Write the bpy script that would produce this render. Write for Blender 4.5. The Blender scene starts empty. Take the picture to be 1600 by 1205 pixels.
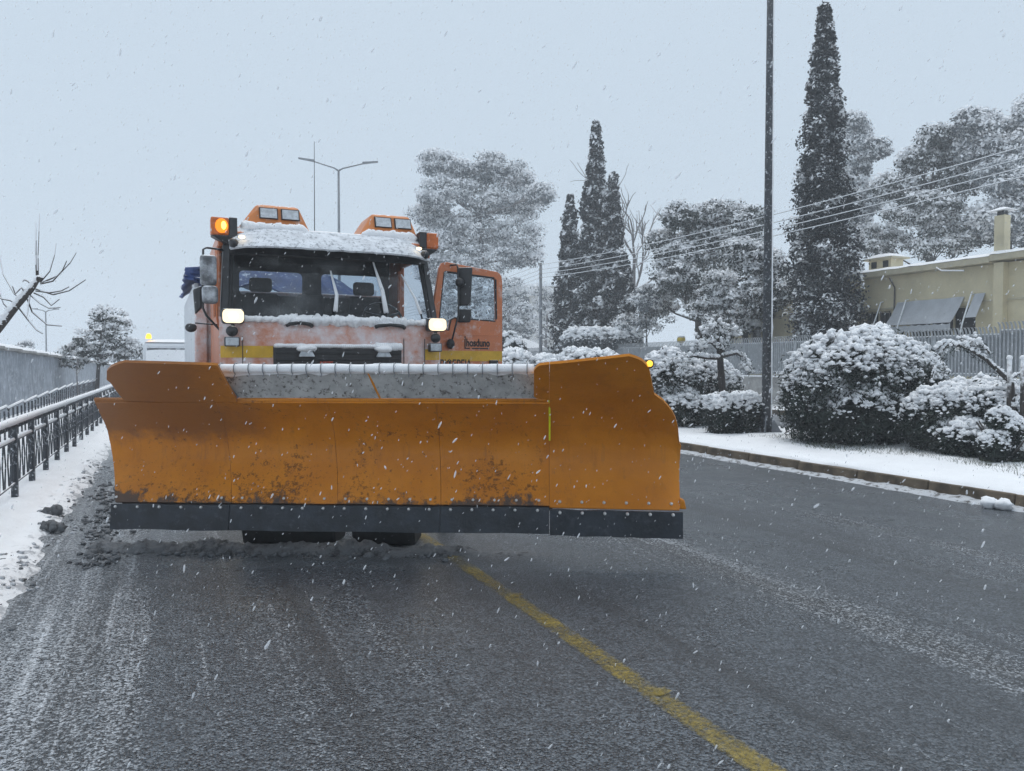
import bpy, bmesh, math, random
import numpy as np
from mathutils import Vector, Matrix, noise as mnoise

random.seed(7)
RNG = np.random.default_rng(11)
R = math.radians
scene = bpy.context.scene
COL = scene.collection

# ------------------------------------------------------------------ camera
F_PX, CX, CY, CAM_H, YAW = 1180.0, 800.0, 602.5, 1.5, R(24.4)
PITCH = math.atan(32.5 / F_PX)
cam_d = bpy.data.cameras.new('camera')
cam = bpy.data.objects.new('camera', cam_d)
COL.objects.link(cam)
cam_d.sensor_width = 36.0
cam_d.lens = 36.0 * F_PX / 1600.0
cam_d.clip_start = 0.05
cam_d.clip_end = 2000
cam.location = (0, 0, CAM_H)
cam.rotation_euler = (R(90) - PITCH, 0, -YAW)
scene.camera = cam

# ------------------------------------------------------------------ sky, sun, exposure
SUN_EL, SUN_AZ = R(74), R(25)
world = bpy.data.worlds.new('World')
scene.world = world
world.use_nodes = True
wn = world.node_tree
wn.nodes.clear()
w_out = wn.nodes.new('ShaderNodeOutputWorld')
w_bg = wn.nodes.new('ShaderNodeBackground')
w_sky = wn.nodes.new('ShaderNodeTexSky')
w_sky.sky_type = 'NISHITA'
w_sky.sun_disc = False
w_sky.sun_elevation = SUN_EL
w_sky.sun_rotation = SUN_AZ
w_sky.dust_density = 6.0
w_mix = wn.nodes.new('ShaderNodeMix')
w_mix.data_type = 'RGBA'
w_mix.inputs[0].default_value = 0.90           # the cloud deck hides most of the clear sky
wn.links.new(w_sky.outputs[0], w_mix.inputs[6])
w_mix.inputs[7].default_value = (6.22, 7.40, 8.55, 1)
wn.links.new(w_mix.outputs[2], w_bg.inputs[0])
w_bg.inputs[1].default_value = 0.10
wn.links.new(w_bg.outputs[0], w_out.inputs[0])
sun_d = bpy.data.lights.new('sun', 'SUN')
sun_d.energy = 1.35
sun_d.angle = R(50)
sun_d.color = (1.0, 0.97, 0.93)
sun = bpy.data.objects.new('sun', sun_d)
COL.objects.link(sun)
sun.rotation_euler = Vector((-math.sin(SUN_AZ) * math.cos(SUN_EL), -math.cos(SUN_AZ) * math.cos(SUN_EL), -math.sin(SUN_EL))).to_track_quat('-Z', 'Y').to_euler()
vs = scene.view_settings
vs.view_transform = 'Standard'
vs.look = 'None'
vs.exposure = 0.0
vs.gamma = 1.0
vs.use_curve_mapping = False
scene.cycles.volume_bounces = 1
scene.cycles.transparent_max_bounces = 12
scene.cycles.max_bounces = 5
scene.cycles.use_light_tree = False
scene.cycles.diffuse_bounces = 3
scene.cycles.glossy_bounces = 3


# ------------------------------------------------------------------ placing helpers
def ground(px, depth):
    """ground position of something seen in column px of the photograph at a given true distance"""
    u = (px - CX) / F_PX
    return (depth * (math.sin(YAW) + u * math.cos(YAW)), depth * (math.cos(YAW) - u * math.sin(YAW)))


def height(py, depth):
    return CAM_H + (570.0 - py) / F_PX * depth


# ------------------------------------------------------------------ materials
MATS = {}


def ramp(nt, src, lo, hi):
    n = nt.nodes.new('ShaderNodeMapRange')
    n.interpolation_type = 'SMOOTHSTEP'
    n.inputs[1].default_value = lo
    n.inputs[2].default_value = hi
    nt.links.new(src, n.inputs[0])
    return n.outputs[0]


def tex(nt, scale, detail=4, rough=0.6, vec=None, stretch=None, obj=True):
    tc = nt.nodes.new('ShaderNodeTexCoord')
    v = tc.outputs['Object']
    if vec is not None:
        v = vec
    elif not obj:
        g = nt.nodes.new('ShaderNodeNewGeometry')
        v = g.outputs['Position']
    if stretch:
        mp = nt.nodes.new('ShaderNodeMapping')
        mp.inputs['Scale'].default_value = stretch
        nt.links.new(v, mp.inputs[0])
        v = mp.outputs[0]
    n = nt.nodes.new('ShaderNodeTexNoise')
    n.inputs['Scale'].default_value = scale
    n.inputs['Detail'].default_value = detail
    n.inputs['Roughness'].default_value = rough
    nt.links.new(v, n.inputs['Vector'])
    return n.outputs[0]


def cells(nt, scale, vec):
    n = nt.nodes.new('ShaderNodeTexVoronoi')
    n.inputs['Scale'].default_value = scale
    nt.links.new(vec, n.inputs['Vector'])
    sp = nt.nodes.new('ShaderNodeSeparateColor')
    nt.links.new(n.outputs['Color'], sp.inputs[0])
    return n.outputs['Distance'], sp.outputs[0]


def mixc(nt, fac, a, b):
    m = nt.nodes.new('ShaderNodeMix')
    m.data_type = 'RGBA'
    for i, v in ((0, fac), (6, a), (7, b)):
        if isinstance(v, (int, float)):
            m.inputs[i].default_value = v
        elif isinstance(v, tuple):
            m.inputs[i].default_value = v + (1,) if len(v) == 3 else v
        else:
            nt.links.new(v, m.inputs[i])
    return m.outputs[2]


def mth(nt, op, a, b=None, clamp=False):
    m = nt.nodes.new('ShaderNodeMath')
    m.operation = op
    m.use_clamp = clamp
    for i, v in ((0, a), (1, b)):
        if v is None:
            continue
        if isinstance(v, (int, float)):
            m.inputs[i].default_value = v
        else:
            nt.links.new(v, m.inputs[i])
    return m.outputs[0]


def newmat(name):
    m = bpy.data.materials.new(name)
    m.use_nodes = True
    nt = m.node_tree
    b = nt.nodes['Principled BSDF']
    MATS[name] = m
    return m, nt, b


def bumped(nt, b, src, strength, dist=0.01):
    bp = nt.nodes.new('ShaderNodeBump')
    bp.inputs['Strength'].default_value = strength
    bp.inputs['Distance'].default_value = dist
    nt.links.new(src, bp.inputs['Height'])
    nt.links.new(bp.outputs[0], b.inputs['Normal'])


SNOW = (0.90, 0.91, 0.93)


def simple(name, col, rough=0.6, metal=0.0, var=0.25, scale=6.0, bump=0.0, bscale=60.0, top=None, dust=None, dcol=SNOW, coat=0.0):
    """a painted / natural surface; top=(lo,hi): snow lying on faces turned upward; dust=(lo,hi,scale): patches of clinging snow or dirt"""
    m, nt, b = newmat(name)
    n = tex(nt, scale)
    dark = tuple(c * (1 - var) for c in col)
    lite = tuple(min(1, c * (1 + var)) for c in col)
    c = mixc(nt, ramp(nt, n, 0.3, 0.7), dark, lite)
    fac = None
    if dust:
        fac = ramp(nt, tex(nt, dust[2], 6, 0.7), dust[0], dust[1])
        c = mixc(nt, fac, c, dcol)
    if top:
        g = nt.nodes.new('ShaderNodeNewGeometry')
        s = nt.nodes.new('ShaderNodeSeparateXYZ')
        nt.links.new(g.outputs['Normal'], s.inputs[0])
        t = mth(nt, 'ADD', s.outputs[2], mth(nt, 'MULTIPLY', mth(nt, 'SUBTRACT', tex(nt, 14.0, 3, obj=False), 0.5), 0.9))
        f2 = ramp(nt, t, top[0], top[1])
        c = mixc(nt, f2, c, SNOW)
        fac = f2 if fac is None else mth(nt, 'MAXIMUM', fac, f2)
    nt.links.new(c, b.inputs['Base Color'])
    b.inputs['Metallic'].default_value = metal
    if fac is not None:
        rr = nt.nodes.new('ShaderNodeMapRange')
        rr.inputs[3].default_value = rough
        rr.inputs[4].default_value = 0.85
        nt.links.new(fac, rr.inputs[0])
        nt.links.new(rr.outputs[0], b.inputs['Roughness'])
    else:
        b.inputs['Roughness'].default_value = rough
    b.inputs['Coat Weight'].default_value = coat
    if bump:
        bumped(nt, b, tex(nt, bscale, 5), bump)
    return m


def emit(name, col, strength):
    m, nt, b = newmat(name)
    b.inputs['Base Color'].default_value = col + (1,)
    b.inputs['Emission Color'].default_value = col + (1,)
    b.inputs['Emission Strength'].default_value = strength
    b.inputs['Roughness'].default_value = 0.2
    return m


def glassmat(name, tint, refl=0.9, dirt=None):
    m = bpy.data.materials.new(name)
    m.use_nodes = True
    nt = m.node_tree
    nt.nodes.clear()
    o = nt.nodes.new('ShaderNodeOutputMaterial')
    tr = nt.nodes.new('ShaderNodeBsdfTransparent')
    tr.inputs[0].default_value = tint + (1,)
    gl = nt.nodes.new('ShaderNodeBsdfGlossy')
    gl.inputs['Roughness'].default_value = 0.04
    fr = nt.nodes.new('ShaderNodeFresnel')
    fr.inputs[0].default_value = 1.5
    mx = nt.nodes.new('ShaderNodeMixShader')
    nt.links.new(mth(nt, 'MULTIPLY', fr.outputs[0], refl), mx.inputs[0])
    nt.links.new(tr.outputs[0], mx.inputs[1])
    nt.links.new(gl.outputs[0], mx.inputs[2])
    last = mx.outputs[0]
    if dirt:
        df = nt.nodes.new('ShaderNodeBsdfDiffuse')
        df.inputs[0].default_value = (0.75, 0.78, 0.8, 1)
        m2 = nt.nodes.new('ShaderNodeMixShader')
        nt.links.new(mth(nt, 'MULTIPLY', ramp(nt, tex(nt, dirt[2], 5, 0.7), dirt[0], dirt[1]), dirt[3]), m2.inputs[0])
        nt.links.new(last, m2.inputs[1])
        nt.links.new(df.outputs[0], m2.inputs[2])
        last = m2.outputs[0]
    nt.links.new(last, o.inputs[0])
    MATS[name] = m
    return m


def snowmat(name, col=SNOW, bscale=30, bump=0.35, dirt=None):
    m, nt, b = newmat(name)
    n = tex(nt, 3.0, 5, obj=False)
    c = mixc(nt, ramp(nt, n, 0.3, 0.7), tuple(x * 0.95 for x in col), col)
    if dirt:
        c = mixc(nt, mth(nt, 'MULTIPLY', ramp(nt, tex(nt, dirt[2], 6, 0.7, obj=False), dirt[0], dirt[1]), dirt[4] if len(dirt) > 4 else 1.0), c, dirt[3])
    nt.links.new(c, b.inputs['Base Color'])
    b.inputs['Roughness'].default_value = 0.75
    b.inputs['Specular IOR Level'].default_value = 0.25
    bumped(nt, b, tex(nt, bscale, 6, 0.65, obj=False), bump, 0.02)
    return m


snowmat('snow')
snowmat('verge_snow', bscale=14, bump=0.5, dirt=(0.60, 0.75, 2.2, (0.42, 0.43, 0.44), 0.5))
def edge_snow_material():
    m, nt, b = newmat('edge_snow')
    P = nt.nodes.new('ShaderNodeNewGeometry').outputs['Position']
    s_ = nt.nodes.new('ShaderNodeSeparateXYZ')
    nt.links.new(P, s_.inputs[0])
    c = mixc(nt, ramp(nt, tex(nt, 3.0, 5, vec=P), 0.3, 0.7), tuple(v * 0.95 for v in SNOW), SNOW)
    # spray and slush thrown up by wheels: speckled, thinning out away from the road
    n = tex(nt, 9.0, 7, 0.75, vec=P, stretch=(1, 0.6, 1))
    k = mth(nt, 'ADD', n, mth(nt, 'MULTIPLY', mth(nt, 'ADD', s_.outputs[0], 1.15), 0.55))
    f = ramp(nt, k, 0.55, 0.68)
    c = mixc(nt, mth(nt, 'MULTIPLY', f, 0.75), c, (0.30, 0.31, 0.33))
    nt.links.new(c, b.inputs['Base Color'])
    b.inputs['Roughness'].default_value = 0.75
    b.inputs['Specular IOR Level'].default_value = 0.25
    bumped(nt, b, tex(nt, 16, 6, 0.65, vec=P), 0.6, 0.02)


edge_snow_material()
snowmat('slush', (0.17, 0.178, 0.19), bscale=26, bump=0.9, dirt=(0.5, 0.66, 9.0, (0.06, 0.062, 0.066)))
snowmat('slush_light', (0.55, 0.57, 0.60), bscale=26, bump=0.8, dirt=(0.5, 0.62, 11.0, (0.12, 0.115, 0.11)))


def asphalt_material():
    m, nt, b = newmat('wet_asphalt')
    g = nt.nodes.new('ShaderNodeNewGeometry')
    P = g.outputs['Position']
    s = nt.nodes.new('ShaderNodeSeparateXYZ')
    nt.links.new(P, s.inputs[0])
    x, y = s.outputs[0], s.outputs[1]
    fine = tex(nt, 150, 3, 0.7, vec=P)
    grain = tex(nt, 60, 4, 0.75, vec=P)
    big = tex(nt, 0.7, 5, 0.6, vec=P)
    streak = tex(nt, 1.0, 5, 0.65, vec=P, stretch=(3.2, 0.10, 1))
    streak2 = tex(nt, 1.0, 6, 0.7, vec=P, stretch=(16, 0.35, 1))
    # aggregate: every stone its own grey, dark gaps of wet binder between
    d1, r1 = cells(nt, 84, P)
    d2, r2 = cells(nt, 150, P)
    stone = mth(nt, 'ADD', mth(nt, 'MULTIPLY', r1, 0.6), mth(nt, 'MULTIPLY', r2, 0.4))
    mott = tex(nt, 7, 5, 0.7, vec=P)
    base = mixc(nt, ramp(nt, stone, 0.18, 0.95), (0.017, 0.021, 0.026), (0.150, 0.172, 0.198))
    base = mixc(nt, mth(nt, 'MULTIPLY', ramp(nt, big, 0.42, 0.7), 0.5), base, (0.050, 0.055, 0.062))
    base = mixc(nt, mth(nt, 'MULTIPLY', ramp(nt, mott, 0.50, 0.72), 0.55), base, (0.020, 0.022, 0.026))
    # wheel paths, polished and darker
    wheel = ramp(nt, tex(nt, 1.0, 4, 0.6, vec=P, stretch=(2.3, 0.05, 1)), 0.50, 0.68)
    base = mixc(nt, mth(nt, 'MULTIPLY', wheel, 0.7), base, (0.026, 0.028, 0.031))
    # thin wet snow left by tyres and plough: streaky bands along the road, speckled into the stone texture
    def band(x0, k):
        return mth(nt, 'SUBTRACT', 1.0, mth(nt, 'MULTIPLY', mth(nt, 'ABSOLUTE', mth(nt, 'SUBTRACT', xw, x0)), k), clamp=True)
    xw = mth(nt, 'ADD', x, mth(nt, 'MULTIPLY', mth(nt, 'SUBTRACT', tex(nt, 0.8, 3, 0.5, vec=P, stretch=(1, 0.5, 1)), 0.5), 0.5))
    amount = mth(nt, 'MULTIPLY', ramp(nt, streak, 0.40, 0.72), 0.34)
    amount = mth(nt, 'ADD', amount, mth(nt, 'MULTIPLY', band(3.75, 1.0), 0.34))
    amount = mth(nt, 'ADD', amount, mth(nt, 'MULTIPLY', band(5.8, 0.8), 0.20))
    amount = mth(nt, 'ADD', amount, mth(nt, 'MULTIPLY', band(0.9, 1.0), 0.14))
    amount = mth(nt, 'ADD', amount, mth(nt, 'MULTIPLY', ramp(nt, streak2, 0.50, 0.66), 0.20))
    # left edge: snow not yet cleared, thinning out towards the lane
    xl = mth(nt, 'ADD', x, mth(nt, 'MULTIPLY', mth(nt, 'SUBTRACT', tex(nt, 1.3, 6, 0.65, vec=P, stretch=(1, 0.45, 1)), 0.5), 1.0))
    n = nt.nodes.new('ShaderNodeMapRange')
    n.inputs[1].default_value = 0.95
    n.inputs[2].default_value = -0.95
    nt.links.new(xl, n.inputs[0])
    left = mth(nt, 'POWER', n.outputs[0], 1.25)
    amount = mth(nt, 'ADD', amount, mth(nt, 'MULTIPLY', left, 0.60))
    sp = mth(nt, 'ADD', mth(nt, 'MULTIPLY', stone, 0.62), mth(nt, 'MULTIPLY', grain, 0.55))
    thr = mth(nt, 'SUBTRACT', 0.96, mth(nt, 'MULTIPLY', amount, 0.70))
    fac = mth(nt, 'MULTIPLY', mth(nt, 'SUBTRACT', sp, thr), 2.2, clamp=True)
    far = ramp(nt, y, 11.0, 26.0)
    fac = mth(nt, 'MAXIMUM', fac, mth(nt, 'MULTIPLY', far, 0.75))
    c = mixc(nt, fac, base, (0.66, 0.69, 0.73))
    nt.links.new(c, b.inputs['Base Color'])
    rr = mth(nt, 'ADD', 0.20, mth(nt, 'MULTIPLY', ramp(nt, big, 0.3, 0.7), 0.22))
    rr = mth(nt, 'ADD', rr, mth(nt, 'MULTIPLY', fac, 0.3))
    nt.links.new(rr, b.inputs['Roughness'])
    h = mth(nt, 'SUBTRACT', mth(nt, 'MULTIPLY', stone, 0.6), mth(nt, 'MULTIPLY', d1, 1.2))
    bumped(nt, b, h, 0.55, 0.010)


asphalt_material()


def line_material():
    m, nt, b = newmat('yellow_line_paint')
    P = nt.nodes.new('ShaderNodeNewGeometry').outputs['Position']
    c = mixc(nt, ramp(nt, tex(nt, 30, 5, vec=P), 0.3, 0.7), (0.24, 0.175, 0.025), (0.38, 0.29, 0.07))
    nt.links.new(c, b.inputs['Base Color'])
    b.inputs['Roughness'].default_value = 0.45
    bumped(nt, b, tex(nt, 110, 4, vec=P), 0.6, 0.01)
    tr = nt.nodes.new('ShaderNodeBsdfTransparent')
    mx = nt.nodes.new('ShaderNodeMixShader')
    tcu = nt.nodes.new('ShaderNodeTexCoord')
    s = nt.nodes.new('ShaderNodeSeparateXYZ')
    nt.links.new(tcu.outputs['Generated'], s.inputs[0])
    edge = mth(nt, 'MULTIPLY', mth(nt, 'ABSOLUTE', mth(nt, 'SUBTRACT', s.outputs[0], 0.5)), 2.0)
    w = mth(nt, 'ADD', mth(nt, 'MULTIPLY', tex(nt, 45, 6, 0.8, vec=P), 0.75), mth(nt, 'MULTIPLY', tex(nt, 2.5, 4, vec=P), 0.45))
    w = mth(nt, 'SUBTRACT', w, mth(nt, 'MULTIPLY', mth(nt, 'POWER', edge, 4.0), 0.18))
    nt.links.new(mth(nt, 'MULTIPLY', mth(nt, 'SUBTRACT', w, 0.49), 4.0, clamp=True), mx.inputs[0])
    nt.links.new(tr.outputs[0], mx.inputs[1])
    nt.links.new(b.outputs[0], mx.inputs[2])
    nt.links.new(mx.outputs[0], nt.nodes['Material Output'].inputs[0])


line_material()


def plow_material():
    """scuffed amber enamel, grey mud clinging above the cutting edge (object space: z is height above the road)"""
    m, nt, b = newmat('plow_orange')
    tc = nt.nodes.new('ShaderNodeTexCoord')
    P = tc.outputs['Object']
    s = nt.nodes.new('ShaderNodeSeparateXYZ')
    nt.links.new(P, s.inputs[0])
    x, z = s.outputs[0], s.outputs[2]
    c = mixc(nt, ramp(nt, tex(nt, 2.2, 5, vec=P), 0.3, 0.7), (0.55, 0.185, 0.010), (0.66, 0.24, 0.016))
    c = mixc(nt, mth(nt, 'MULTIPLY', ramp(nt, tex(nt, 1.0, 6, 0.7, vec=P, stretch=(9, 9, 1.2)), 0.52, 0.75), 0.35), c, (0.26, 0.085, 0.02))
    # flaked paint and rust spots, only on the worn main blade
    zlow = ramp(nt, z, 0.2, 1.25)
    sp = tex(nt, 24, 7, 0.78, vec=P)
    clump = tex(nt, 2.6, 3, 0.5, vec=P)
    worn = mth(nt, 'SUBTRACT', 1.0, ramp(nt, x, 1.60, 1.73))
    t = mth(nt, 'ADD', mth(nt, 'MULTIPLY', sp, 0.8), mth(nt, 'MULTIPLY', clump, 0.34))
    t = mth(nt, 'SUBTRACT', t, mth(nt, 'MULTIPLY', zlow, 0.11))
    rust = mth(nt, 'MULTIPLY', ramp(nt, t, 0.552, 0.63), worn)
    c = mixc(nt, mth(nt, 'MULTIPLY', rust, 0.75), c, (0.10, 0.045, 0.02))
    scr = ramp(nt, tex(nt, 1.0, 6, 0.8, vec=P, stretch=(1.6, 1.6, 46)), 0.60, 0.72)
    scr = mth(nt, 'MULTIPLY', scr, ramp(nt, tex(nt, 1.7, 3, vec=P), 0.42, 0.62))
    c = mixc(nt, mth(nt, 'MULTIPLY', scr, 0.7), c, (0.17, 0.07, 0.025))
    drip = ramp(nt, tex(nt, 1.0, 6, 0.7, vec=P, stretch=(26, 26, 1.1)), 0.56, 0.74)
    c = mixc(nt, mth(nt, 'MULTIPLY', drip, 0.42), c, (0.22, 0.11, 0.05))
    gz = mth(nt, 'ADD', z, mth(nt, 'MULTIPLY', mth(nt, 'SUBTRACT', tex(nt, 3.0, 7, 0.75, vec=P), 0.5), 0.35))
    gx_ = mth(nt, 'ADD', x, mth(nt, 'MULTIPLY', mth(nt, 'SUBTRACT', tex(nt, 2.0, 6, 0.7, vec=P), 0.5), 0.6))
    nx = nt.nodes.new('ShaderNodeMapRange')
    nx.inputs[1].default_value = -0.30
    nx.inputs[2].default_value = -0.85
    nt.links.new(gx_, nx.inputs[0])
    upper_left = mth(nt, 'MULTIPLY', ramp(nt, gz, 0.86, 1.0), nx.outputs[0])  # browner high up towards the left end, with a ragged border
    c = mixc(nt, mth(nt, 'MULTIPLY', upper_left, 0.72), c, (0.19, 0.085, 0.042))
    # mud
    mz = mth(nt, 'SUBTRACT', z, 0.40)
    mud = mth(nt, 'SUBTRACT', mth(nt, 'ADD', mth(nt, 'MULTIPLY', tex(nt, 7.5, 7, 0.75, vec=P, stretch=(1.6, 1.6, 0.8)), 0.85), mth(nt, 'SUBTRACT', mth(nt, 'MULTIPLY', tex(nt, 1.5, 3, 0.6, vec=P), 1.3), 0.34)), mth(nt, 'MULTIPLY', mz, 2.2))
    mudf = mth(nt, 'MULTIPLY', ramp(nt, mud, 0.53, 0.66), worn)
    c = mixc(nt, mth(nt, 'MULTIPLY', mudf, 0.9), c, (0.065, 0.063, 0.062))
    nt.links.new(c, b.inputs['Base Color'])
    rr = mth(nt, 'ADD', 0.42, mth(nt, 'MULTIPLY', mth(nt, 'MAXIMUM', rust, mudf), 0.35))
    nt.links.new(rr, b.inputs['Roughness'])
    b.inputs['Specular IOR Level'].default_value = 0.28
    h = mth(nt, 'ADD', mth(nt, 'MULTIPLY', mudf, 1.2), mth(nt, 'MULTIPLY', rust, -0.3))
    bumped(nt, b, mth(nt, 'ADD', h, mth(nt, 'MULTIPLY', sp, 0.5)), 0.35, 0.012)


plow_material()

simple('cab_orange', (0.56, 0.165, 0.055), 0.38, var=0.08, scale=3, dust=(0.50, 0.78, 5.0), dcol=(0.70, 0.62, 0.60), top=(0.75, 0.95), coat=0.15)
simple('cab_orange_snowy', (0.56, 0.19, 0.085), 0.5, var=0.1, scale=3, dust=(0.30, 0.70, 3.2), dcol=(0.74, 0.70, 0.72), top=(0.6, 0.9))
simple('pod_orange', (0.60, 0.20, 0.05), 0.4, var=0.1, scale=4, dust=(0.55, 0.8, 6.0), dcol=(0.7, 0.66, 0.64), top=(0.80, 0.97))
simple('visor_snow', (0.66, 0.69, 0.73), 0.8, var=0.14, scale=7, dust=(0.50, 0.66, 22.0), dcol=(0.26, 0.28, 0.31), bump=0.5, bscale=40)
simple('stripe_yellow', (0.62, 0.36, 0.015), 0.4, var=0.1, scale=8, dust=(0.56, 0.9, 7.0), dcol=(0.7, 0.66, 0.6))
simple('black_rubber', (0.018, 0.019, 0.021), 0.55, var=0.3, scale=20, dust=(0.62, 0.8, 22.0), dcol=(0.4, 0.42, 0.45))
simple('black_plastic', (0.022, 0.023, 0.026), 0.4, var=0.3, scale=12, dust=(0.66, 0.85, 18.0), dcol=(0.5, 0.52, 0.55), top=(0.7, 0.95))
simple('grey_snowy_plastic', (0.10, 0.105, 0.115), 0.5, var=0.3, scale=9, dust=(0.38, 0.75, 7.0), dcol=(0.55, 0.58, 0.62), top=(0.6, 0.9))
simple('interior_dark', (0.055, 0.062, 0.070), 0.8, var=0.25, scale=6)
simple('seat_cloth', (0.035, 0.037, 0.042), 0.9, var=0.3, scale=30)
simple('edge_rubber', (0.020, 0.026, 0.035), 0.45, var=0.4, scale=5, dust=(0.52, 0.80, 11.0), dcol=(0.085, 0.095, 0.11), bump=0.4, bscale=25)
simple('flap_rubber', (0.40, 0.395, 0.385), 0.8, var=0.18, scale=9, dust=(0.52, 0.66, 26.0), dcol=(0.10, 0.09, 0.08), bump=0.4, bscale=30)
simple('bolt_steel', (0.62, 0.62, 0.62), 0.4, metal=0.3, var=0.2, scale=20)
simple('frame_steel', (0.06, 0.05, 0.045), 0.6, var=0.4, scale=8, top=(0.7, 0.95))
simple('tarp_blue', (0.025, 0.06, 0.20), 0.5, var=0.3, scale=5, bump=0.4, bscale=10, top=(0.88, 1.05))
simple('body_white', (0.78, 0.80, 0.83), 0.6, var=0.05, scale=3)
simple('tyre', (0.02, 0.02, 0.021), 0.8, var=0.3, scale=20, dust=(0.55, 0.75, 12.0), dcol=(0.25, 0.25, 0.26))
simple('rim', (0.25, 0.25, 0.26), 0.5, metal=0.4)
simple('neon_tape', (0.80, 0.88, 0.02), 0.5, var=0.1)
simple('lettering_black', (0.02, 0.015, 0.012), 0.5, var=0.1)
simple('lettering_red', (0.40, 0.05, 0.02), 0.5, var=0.2, scale=20)
simple('lamp_snowy', (0.50, 0.53, 0.56), 0.5, var=0.2, scale=20)
simple('amber_plastic', (0.55, 0.13, 0.02), 0.25, var=0.2, scale=15, dust=(0.55, 0.8, 20.0), dcol=(0.5, 0.3, 0.25), top=(0.8, 0.97))
emit('headlight_lit', (1.0, 0.80, 0.52), 1.12)
emit('headlight_core', (1.0, 0.90, 0.74), 4.0)
emit('low_beam_lit', (1.0, 0.80, 0.50), 5.0)
emit('beacon_lit', (1.0, 0.62, 0.10), 3.5)
emit('beacon_glow', (1.0, 0.28, 0.01), 0.9)
emit('marker_lit', (1.0, 0.74, 0.42), 3.0)
emit('amber_lit', (1.0, 0.55, 0.05), 1.6)
glassmat('windscreen_glass', (0.58, 0.64, 0.70), 1.0, dirt=(0.40, 0.85, 2.2, 0.20))
glassmat('door_glass', (0.86, 0.9, 0.93), 0.7)
glassmat('house_glass', (0.5, 0.53, 0.56), 0.9)

simple('galvanised', (0.20, 0.215, 0.235), 0.5, metal=0.3, var=0.2, scale=4, top=(0.7, 0.95))
simple('dark_pole', (0.035, 0.040, 0.048), 0.5, var=0.3, scale=5, dust=(0.56, 0.66, 20.0), dcol=(0.6, 0.63, 0.66))
simple('railing_steel', (0.030, 0.036, 0.045), 0.5, var=0.3, scale=15, dust=(0.54, 0.68, 26.0), dcol=(0.62, 0.65, 0.70), top=(0.3, 0.7))
simple('fence_metal', (0.36, 0.38, 0.40), 0.55, var=0.1, scale=5, dust=(0.55, 0.75, 10.0), top=(0.4, 0.8))
simple('concrete', (0.30, 0.295, 0.285), 0.85, var=0.25, scale=3, bump=0.3, bscale=30, dust=(0.6, 0.8, 2.0), dcol=(0.42, 0.42, 0.42))
simple('barrier_panel', (0.24, 0.27, 0.31), 0.8, var=0.15, scale=1.5, dust=(0.42, 0.75, 5.0), dcol=(0.50, 0.54, 0.60), bump=0.3, bscale=30)
simple('kerb_stone', (0.115, 0.088, 0.06), 0.8, var=0.45, scale=5, bump=0.6, bscale=25, dust=(0.62, 0.75, 9.0), dcol=(0.4, 0.4, 0.4))
simple('house_yellow', (0.62, 0.55, 0.38), 0.9, var=0.09, scale=1.2, bump=0.2, bscale=40, dust=(0.52, 0.85, 1.6), dcol=(0.40, 0.36, 0.27))
simple('house_trim', (0.50, 0.45, 0.33), 0.85, var=0.08, scale=4, top=(0.5, 0.85))
simple('awning_grey', (0.46, 0.48, 0.51), 0.8, var=0.1, scale=3, bump=0.2, bscale=8)
simple('dark_window', (0.02, 0.022, 0.026), 0.25, var=0.3, scale=4)
simple('bark', (0.045, 0.038, 0.034), 0.9, var=0.4, scale=9, bump=0.6, bscale=25, top=(0.30, 0.7))
simple('pale_bark', (0.16, 0.15, 0.15), 0.9, var=0.3, scale=7, top=(0.25, 0.65))
simple('wire', (0.09, 0.095, 0.10), 0.6, top=(-0.4, 0.1))
simple('cypress_leaf', (0.013, 0.018, 0.021), 0.8, var=0.5, scale=1.5)
simple('pine_leaf', (0.026, 0.036, 0.032), 0.8, var=0.5, scale=0.8)
simple('grey_leaf', (0.125, 0.145, 0.160), 0.8, var=0.4, scale=0.6)
simple('bush_leaf', (0.018, 0.028, 0.022), 0.7, var=0.55, scale=3)
simple('dry_grass', (0.055, 0.065, 0.035), 0.9, var=0.5, scale=5)
simple('yellow_enamel', (0.65, 0.48, 0.06), 0.4)
simple('roof_white', (0.80, 0.82, 0.85), 0.8, var=0.04)
simple('far_wall', (0.50, 0.49, 0.46), 0.9, var=0.1)
snow_fl, nt_, b_ = newmat('falling_flake')
b_.inputs['Base Color'].default_value = (0.92, 0.94, 0.97, 1)
b_.inputs['Roughness'].default_value = 0.9
t_ = nt_.nodes.new('ShaderNodeBsdfTransparent')
x_ = nt_.nodes.new('ShaderNodeMixShader')
x_.inputs[0].default_value = 0.45
nt_.links.new(t_.outputs[0], x_.inputs[1])
nt_.links.new(b_.outputs[0], x_.inputs[2])
nt_.links.new(x_.outputs[0], nt_.nodes['Material Output'].inputs[0])


def mt(m):
    return MATS[m] if isinstance(m, str) else m


# ------------------------------------------------------------------ objects
def link(name, mesh, parent=None):
    o = bpy.data.objects.new(name, mesh)
    COL.objects.link(o)
    if parent is not None:
        o.parent = parent
    return o


def tag(o, label=None, cat=None, group=None, kind=None):
    for k, v in (('label', label), ('category', cat), ('group', group), ('kind', kind)):
        if v:
            o[k] = v
    return o


def thing(name, label, cat, loc=(0, 0, 0), rz=0.0, group=None):
    o = link(name, None)
    o.location = loc
    o.rotation_euler = (0, 0, rz)
    return tag(o, label, cat, group)


def copy_tree(o, parent=None):
    c = o.copy()
    COL.objects.link(c)
    c.parent = parent
    for ch in [k for k in o.children]:
        copy_tree(ch, c)
    return c


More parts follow.
